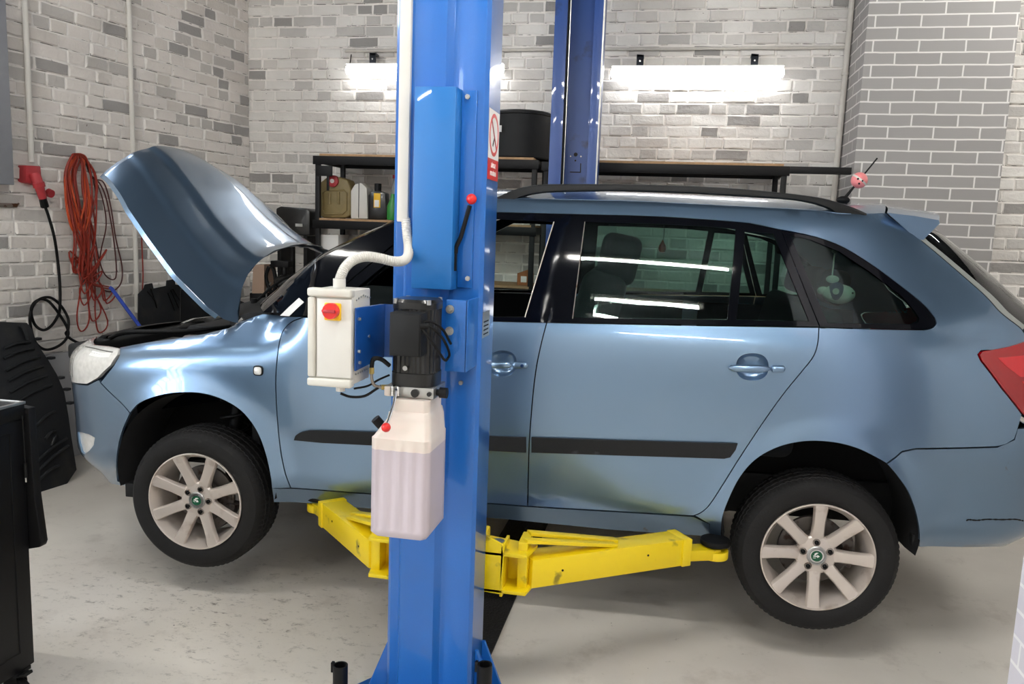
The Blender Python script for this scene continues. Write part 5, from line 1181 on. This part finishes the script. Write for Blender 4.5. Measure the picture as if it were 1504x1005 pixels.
lo3 = [(126,240,.034),(136,262,.03),(152,268,.03),(162,300,.03),(170,350,.03),(179,390,.03),(178,415,.035),(165,428,.035),(150,424,.04),(145,405,.03),(148,370,.03),(156,330,.03),(150,290,.03),(138,262,.03),(142,300,.04),(140,350,.03),(152,400,.03),(170,408,.035),(168,360,.03),(158,300,.03),(148,272,.035),(134,258,.04)]
e2 = B().tube(sm([lwq(*p) for p in lo2], 6), .0048, 6).obj('cable_loop', cable_o2, None); e3 = B().tube(sm([lwq(*p) for p in lo3], 6), .0045, 6).obj('cable_loop', cable_o3, None)
tag(ex, 'orange-red extension cable hanging in a long tangled hank on the left wall', 'cable')
for k in (e2, e3): k.parent = ex; k.data.transform(Matrix.Translation(-ex.location))
o = B().cyl(lwq(111,231,-.01), lwq(111,231,.040), .006).obj('cable_hook', steel, None); tag(o, 'steel hook on the left wall holding the orange cable', 'hook')
# thin red cord hanging further right
o = B().tube(sm([lwq(209,300,.02), lwq(208,345,.02), lwq(210,400,.02), lwq(209,432,.02)], 6), .0045, 6).obj('red_cord', cable_o, None); tag(o, 'thin red cord hanging on the left wall behind the bonnet', 'cord')
# blue broom handle
a_ = lwq(161, 422, .06); c_ = lwq(212, 490, .24); dd_ = c_-a_; c_ = a_+dd_*((.0-a_[2])/dd_[2])
o = B().tube([a_, lwq(164, 424, .07), c_], .0125, 10).obj('broom_handle', blue_stick, None); tag(o, 'blue tubular handle leaning on the left wall behind the headlight', 'handle')
# ------------------------------------------------------------------ rack along the back wall
RY0, RY1 = 2.74, 3.20
def rack(px0, px1, pytop, shelves, label, wood_ok=True, right=True):
    xa, xb = wy(px0, pytop, RY0)[0], wy(px1, pytop, RY0)[0]; zt = wy((px0+px1)/2, pytop, RY0)[2]
    t = thing('shelving_rack', label, 'shelving rack', ((xa+xb)/2, (RY0+RY1)/2, 0), 'shelving racks along the back wall')
    for x in ((xa+.012, xb-.012) if right else (xa+.012,)):
        for y in (RY0, RY1): B().box((x-.018, y, 0), (x+.018, y+.03, zt)).obj('upright', black_m, t, bevel=.003)
    for z in [zt]+shelves:
        b = B(); b.box((xa-.02, RY0-.012, z-.062), (xb+.02, RY0, z)).box((xa-.02, RY1+.03, z-.05), (xb+.02, RY1+.04, z)).box((xa-.01, RY0, z-.05), (xa+.0, RY1, z)).box((xb, RY0, z-.05), (xb+.01, RY1, z))
        b.obj('shelf_beam', black_m, t, bevel=.002)
        if wood_ok: B().box((xa+.03, RY0-.006, z), (xb-.02, RY1+.02, z+.016)).obj('shelf_board', wood, t, bevel=.001)
    return t, xa, xb, zt
z2 = wy(520, 325, RY0)[2]; z3 = wy(769, 421, RY0)[2]-.016
r1, xa, xb, zt = rack(464, 788, 232, [z2, z3, .55], 'black shelving rack at the left, with the khaki jerrycan')
r2, xa2, xb2, zt2 = rack(800, 1156, 241, [z3, .5], 'black shelving rack behind the car roof, right of the far lift post')
b = B(); x4 = wy(1250, 255, RY0)[0]; b.box((xb2+.02, RY0-.012, zt2-.045), (x4, RY0+.03, zt2+.0)); o = b.obj('shelf_beam', black_m, r2, bevel=.002, label='beam running past the rack end')
B().box((xa-.0, RY0-.004, zt-.145), (xa+.13, RY0+.004, zt-.07)).box((xa+.085, RY0-.002, zt-.25), (xa+.105, RY0+.004, zt-.14)).obj('rack_bracket', black_m, r1, bevel=.002)
SZ = z2+.0175
def prx(pts, y0, y1): # outline in pixels at plane y0
    P = [wy(x, y, y0) for x, y in pts]; return B().prism(P, (0, y1-y0, 0))
# khaki jerrycan
zs = lambda P: P
def dropto(o_pts, y, zb):
    P = [wy(px, py, y) for px, py in o_pts]; m_ = min(p[2] for p in P); return [p-[0, 0, m_-zb] for p in P]
jc = thing('jerrycan', 'khaki plastic jerrycan with a red cap on the upper shelf', 'jerrycan', (wy(490, 315, 2.82)[0], 2.88, SZ))
P = dropto([(468,310),(467,275),(470,264),(479,257),(498,256),(510,260),(515,272),(515,312),(508,316),(474,316)], 2.82, SZ)
jb = B().prism(P, (0, .14, 0)).obj('can_body', khaki, jc, bevel=.012, seg=3)
P2 = dropto([(474,306),(474,280),(479,276),(505,276),(509,280),(509,306),(503,311),(479,311)], 2.82, SZ+.03)
B().tube([p-[0, .004, 0] for p in P2], .008, 8, closed=True).obj('moulded_rib', khaki, jc)
B().tube([wy(484, 300, 2.818), wy(484, 284, 2.818)], .012, 8).tube([wy(497, 300, 2.818), wy(497, 282, 2.818)], .012, 8).obj('moulded_rib', khaki, jc)
q = wy(488, 266, 2.80); B().cyl(q, q+[0, .05, .0], .044, n=24).obj('red_cap', red_dark, jc, bevel=.004); B().cyl(q-[0, .006, 0], q, .016, n=16).obj('cap_badge', paper, jc)
# white bottle
wb = thing('plastic_canister', 'white plastic canister with a dark seam beside the jerrycan', 'canister', (wy(527, 315, 2.82)[0], 2.87, SZ))
P = dropto([(515,317),(515,276),(521,266),(531,264),(539,272),(540,317)], 2.82, SZ); B().prism(P, (0, .13, 0)).obj('canister_body', white_pl, wb, bevel=.008)
qx = wy(527, 300, 2.82)[0]; B().box((qx-.002, 2.8165, SZ+.01), (qx+.002, 2.821, P[3][2]-.004)).obj('seam', black_m, wb)
# black oil bottle
ob = thing('oil_bottle', 'black oil bottle with a yellow and white label on the upper shelf', 'bottle', (wy(553, 315, 2.82)[0], 2.87, SZ))
P = dropto([(541,317),(541,282),(545,276),(556,275),(566,278),(567,317)], 2.82, SZ); B().prism(P, (0, .09, 0)).obj('bottle_body', black_gl, ob, bevel=.006)
q = P[3]; B().cyl((q[0]-.02, 2.86, q[2]-.01), (q[0]-.02, 2.86, q[2]+.055), .026, n=16).obj('bottle_cap', black_m, ob)
q = wy(554, 290, 2.82); B().box((q[0]-.026, 2.817, q[2]-.075), (q[0]+.026, 2.8205, q[2]+.03)).obj('label', yellow_pl, ob, bevel=.001); B().box((q[0]-.02, 2.815, q[2]-.07), (q[0]+.016, 2.818, q[2]-.02)).obj('label_panel', paper, ob)
# clear bottle with red lid, green bottle
cl = thing('clear_bottle', 'clear plastic bottle with a red lid at the right of the upper shelf', 'bottle', (wy(577, 315, 2.95)[0], 2.95, SZ))
qx = wy(577, 300, 2.95)[0]+.03; z_t = wy(566, 262, 2.95)[2]; B().lathe([(.001, SZ), (.045, SZ), (.05, SZ+.02), (.05, z_t-.12), (.03, z_t-.02), (.028, z_t)], Matrix.Translation((qx, 2.95, 0)), 24).obj('bottle_body', clearp, cl); B().cyl((qx, 2.95, z_t), (qx, 2.95, z_t+.025), .034).obj('red_lid', red_dark, cl)
gb = B().lathe([(.001, SZ), (.04, SZ), (.043, SZ+.01), (.043, SZ+.10), (.015, SZ+.17), (.015, SZ+.19), (.001, SZ+.19)], Matrix.Translation((wy(577, 310, 2.80)[0], 2.80, 0)), 20).obj('green_bottle', greenp, None); tag(gb, 'small green bottle on the upper shelf beside the lift post', 'bottle')
# lower shelf
SZ3 = z3+.0175
bxw = B().prism([wy(470,345,2.8)*[1,1,0]+[0,0,SZ3], wy(470,345,2.8), wy(497,345,2.8), wy(497,345,2.8)*[1,1,0]+[0,0,SZ3]], (0, .2, 0)).obj('white_box', paper, None, bevel=.003); tag(bxw, 'white upright box on the shelf below the jerrycan', 'box')
q = wy(520, 370, 2.85); o = B(); rnd = random.Random(2)
R = []
for k in range(6):
    R.append([(q[0]+(.095-.010*k)*cos(a)*(1+rnd.uniform(-.15, .15)), 2.95+.12*sin(a), SZ3+.055*k+rnd.uniform(-.006, .006)*(k > 0)) for a in np.linspace(0, 2*pi, 18, endpoint=False)])
o.loft(R); o = o.obj('plastic_bag', clearp, None); tag(o, 'crumpled clear plastic bag on the shelf below the oil bottle', 'bag')
gk = thing('power_tool', 'black power tool with a yellow band on the shelf behind the post', 'tool', (wy(560, 372, 2.8)[0], 2.85, SZ3))
q = wy(560, 362, 2.8); B().cyl((q[0]-.10, 2.85, SZ3+.05), (q[0]+.10, 2.87, SZ3+.06), .045, .035).obj('tool_body', black_m, gk, bevel=.004); B().cyl((q[0]-.02, 2.855, SZ3+.055), (q[0]+.005, 2.857, SZ3+.056), .045).obj('yellow_band', yellow_pl, gk); B().tube([(q[0]-.08, 2.85, SZ3+.09), (q[0], 2.85, SZ3+.14), (q[0]+.08, 2.85, SZ3+.09)], .014, 8).obj('tool_handle', black_m, gk)
# cardboard box seen through the car
q = wy(769, 420, 2.85)
q[2] = SZ3+.0005
bq = thing('cardboard_box', 'small brown cardboard box with a white label seen through the front window', 'box', (q[0], 2.9, q[2]))
B().box((q[0]-.05, 2.85, q[2]), (q[0]+.05, 2.98, q[2]+.085)).prism([(q[0]-.05, 2.85, q[2]+.085), (q[0]+.05, 2.85, q[2]+.085), (q[0]+.02, 2.85, q[2]+.112)], (0, .13, 0)).obj('box_body', card, bq, bevel=.002); B().box((q[0]-.022, 2.846, q[2]+.022), (q[0]+.02, 2.85, q[2]+.065)).obj('box_label', paper, bq)
# black round tub on the top shelf
q0, q1 = wy(722, 228, 2.80), wy(800, 228, 2.80); zc = zt+.016; rr_ = .235; cxm = q1[0]+.0-rr_+.02; zT = wy(765, 160, 2.78)[2]
tb = thing('black_tub', 'upturned round black tub on the top shelf between the lift posts', 'tub', (cxm, 2.98, zc))
B().lathe([(rr_-.008, zc), (rr_, zc+.01), (rr_-.002, zT-.035), (rr_+.006, zT-.03), (rr_+.006, zT-.016), (rr_-.014, zT-.004), (rr_*.5, zT), (.001, zT)], Matrix.Translation((cxm, 2.98, 0)), 56).obj('tub_body', rubber_black, tb, ang=25)
q = wy(734, 189, 2.745); B().box((q[0]-.016, 2.738, q[2]-.022), (q[0]+.014, 2.744, q[2]+.022)).obj('tag', paper, tb, label='small white tag')
# black crate and machine behind the bonnet
bc = thing('black_case', 'black tool case on a stand behind the right side of the bonnet', 'case', (wy(432, 345, 2.95)[0], 3.05, 0))
P = [wy(px, py, 2.95) for px, py in ((405,306),(412,303),(448,306),(455,310),(455,346),(405,346))]; B().prism(P, (0, .22, 0)).obj('case_body', black_gl, bc, bevel=.012)
q = wy(430, 346, 2.95); B().box((q[0]-.14, 2.97, 0), (q[0]-.11, 3.15, q[2])).box((q[0]+.08, 2.97, 0), (q[0]+.11, 3.15, q[2])).obj('stand', black_m, bc); B().box((wy(440,331,2.95)[0]-.03, 2.94, wy(440,331,2.95)[2]-.01), (wy(440,331,2.95)[0]+.03, 2.952, wy(440,331,2.95)[2]+.012)).obj('latch', steel, bc)
mc = thing('bench_machine', 'black workshop machine with a curved hose seen through the gap under the bonnet', 'machine', (wy(410, 440, 2.6)[0], 2.65, 0))
V = lambda px, py: wy(px, py, 2.6)
B().ball(V(420, 415), .095, (1, .7, .62)).obj('machine_head', black_gl, mc); B().box(tuple(V(400,392)-[0, .03, 0]), tuple(V(426,384)+[0, .06, 0])).cyl(V(418,392), V(418,408), .02).obj('machine_arm', black_m, mc, bevel=.004)
B().tube(sm([V(395,392), V(391,405), V(394,420), V(400,430), V(405,420), V(403,400), V(398,388)], 6), .014, 8).obj('machine_hose', black_rub, mc)
B().tube(sm([V(391,440), V(392,424), V(398,415)], 5), .006, 8).obj('machine_rod', steel, mc)
q = V(400, 432); B().box((q[0]-.03, 2.55, 0), (q[0]+.12, 2.85, q[2]-.02)).obj('machine_base', black_m, mc, bevel=.01)
bx_ = B().prism([V(370,431), V(388,431), V(388,389), V(372,389)], (0, .18, 0)); o = bx_.obj('carton', mat('pale_brown_card', 'A98F7C', .8), None); 
P = [V(370,431)]; tag(o, 'pale brown carton seen through the gap under the bonnet', 'carton')
st = B().box((V(370,431)[0]-.02, 2.6, 0), (V(389,431)[0]-.03, 2.80, V(380,431)[2]-.001)).obj('side_table', black_m, None, bevel=.006); tag(st, 'dark side table under the pale brown carton', 'table')
V2_ = wy(429, 376, 2.88); po = B().box((V2_[0]-.012, 2.88, 0), (V2_[0]+.012, 2.91, wy(429, 352, 2.88)[2])).obj('steel_post', black_m, None); tag(po, 'dark upright post seen under the right side of the bonnet', 'post')
# ------------------------------------------------------------------ hanging things in the car
q = carpt(973, 362, .95); af = thing('air_freshener', 'orange-brown hanging air freshener seen through the rear door window', 'air freshener', c2w(q))
B().lathe([(.001, -.03), (.013, -.026), (.019, -.012), (.016, .004), (.008, .016), (.004, .028), (.001, .03)], Matrix.Translation(Vector(c2w(q))), 16).obj('freshener_body', amber, af)
B().tube([c2w(q+[0, 0, .028]), c2w(q+[.004, 0, .05]), c2w([q[0], q[1], 1.275])], .0015, 6).obj('cord', black_m, af)
q = carpt(1232, 432, .25); pt = thing('plush_toy', 'small white and navy plush fish hanging in the rear side window', 'plush toy', c2w(q))
B().ball(c2w(q), .052, (1.15, .7, .72), n=20).obj('plush_body', plush_w, pt); B().ball(c2w(q+[-.012, -.006, .008]), .050, (.62, .72, .76), n=20).obj('plush_vest', plush_b, pt)
B().ball(c2w(q+[-.03, -.01, .055]), .015, (1.6, .5, 1)).ball(c2w(q+[-.058, 0, .01]), .018, (1.2, .4, .9)).obj('plush_fin', plush_w, pt); B().ball(c2w(q+[.040, -.036, .008]), .004).obj('plush_eye', black_m, pt)
B().lathe([(.001, 0), (.012, .001), (.012, -.001)], Matrix.Translation(Vector(c2w(q+[-.022, -.044, .012]))) @ Matrix.Rotation(pi/2, 4, 'X'), 14).obj('plush_badge', plush_w, pt)
B().tube([c2w(q+[-.03, -.0, .05]), c2w(q+[-.028, 0, .16])], .0028, 6).ball(c2w(q+[-.028, 0, .165]), .013).obj('hanger', white_pl, pt)
# ================================================================== camera, world, view
cd = bpy.data.cameras.new('camera'); co = bpy.data.objects.new('camera', cd); COL.objects.link(co); SC.camera = co
cd.sensor_width = 36; cd.lens = F/1504*36; cd.clip_start = .02
M = Matrix(((RT[0], UP[0], -fw[0]), (RT[1], UP[1], -fw[1]), (RT[2], UP[2], -fw[2]))).to_4x4(); M.translation = Vector(CAM); co.matrix_world = M
w = bpy.data.worlds.new('world'); SC.world = w; w.use_nodes = True
w.node_tree.nodes['Background'].inputs[0].default_value = (.8, .88, 1, 1); w.node_tree.nodes['Background'].inputs[1].default_value = WORLD
vs = SC.view_settings; vs.view_transform = 'Standard'; vs.look = 'None'; vs.gamma = 1; vs.use_curve_mapping = False; vs.exposure = EXPO
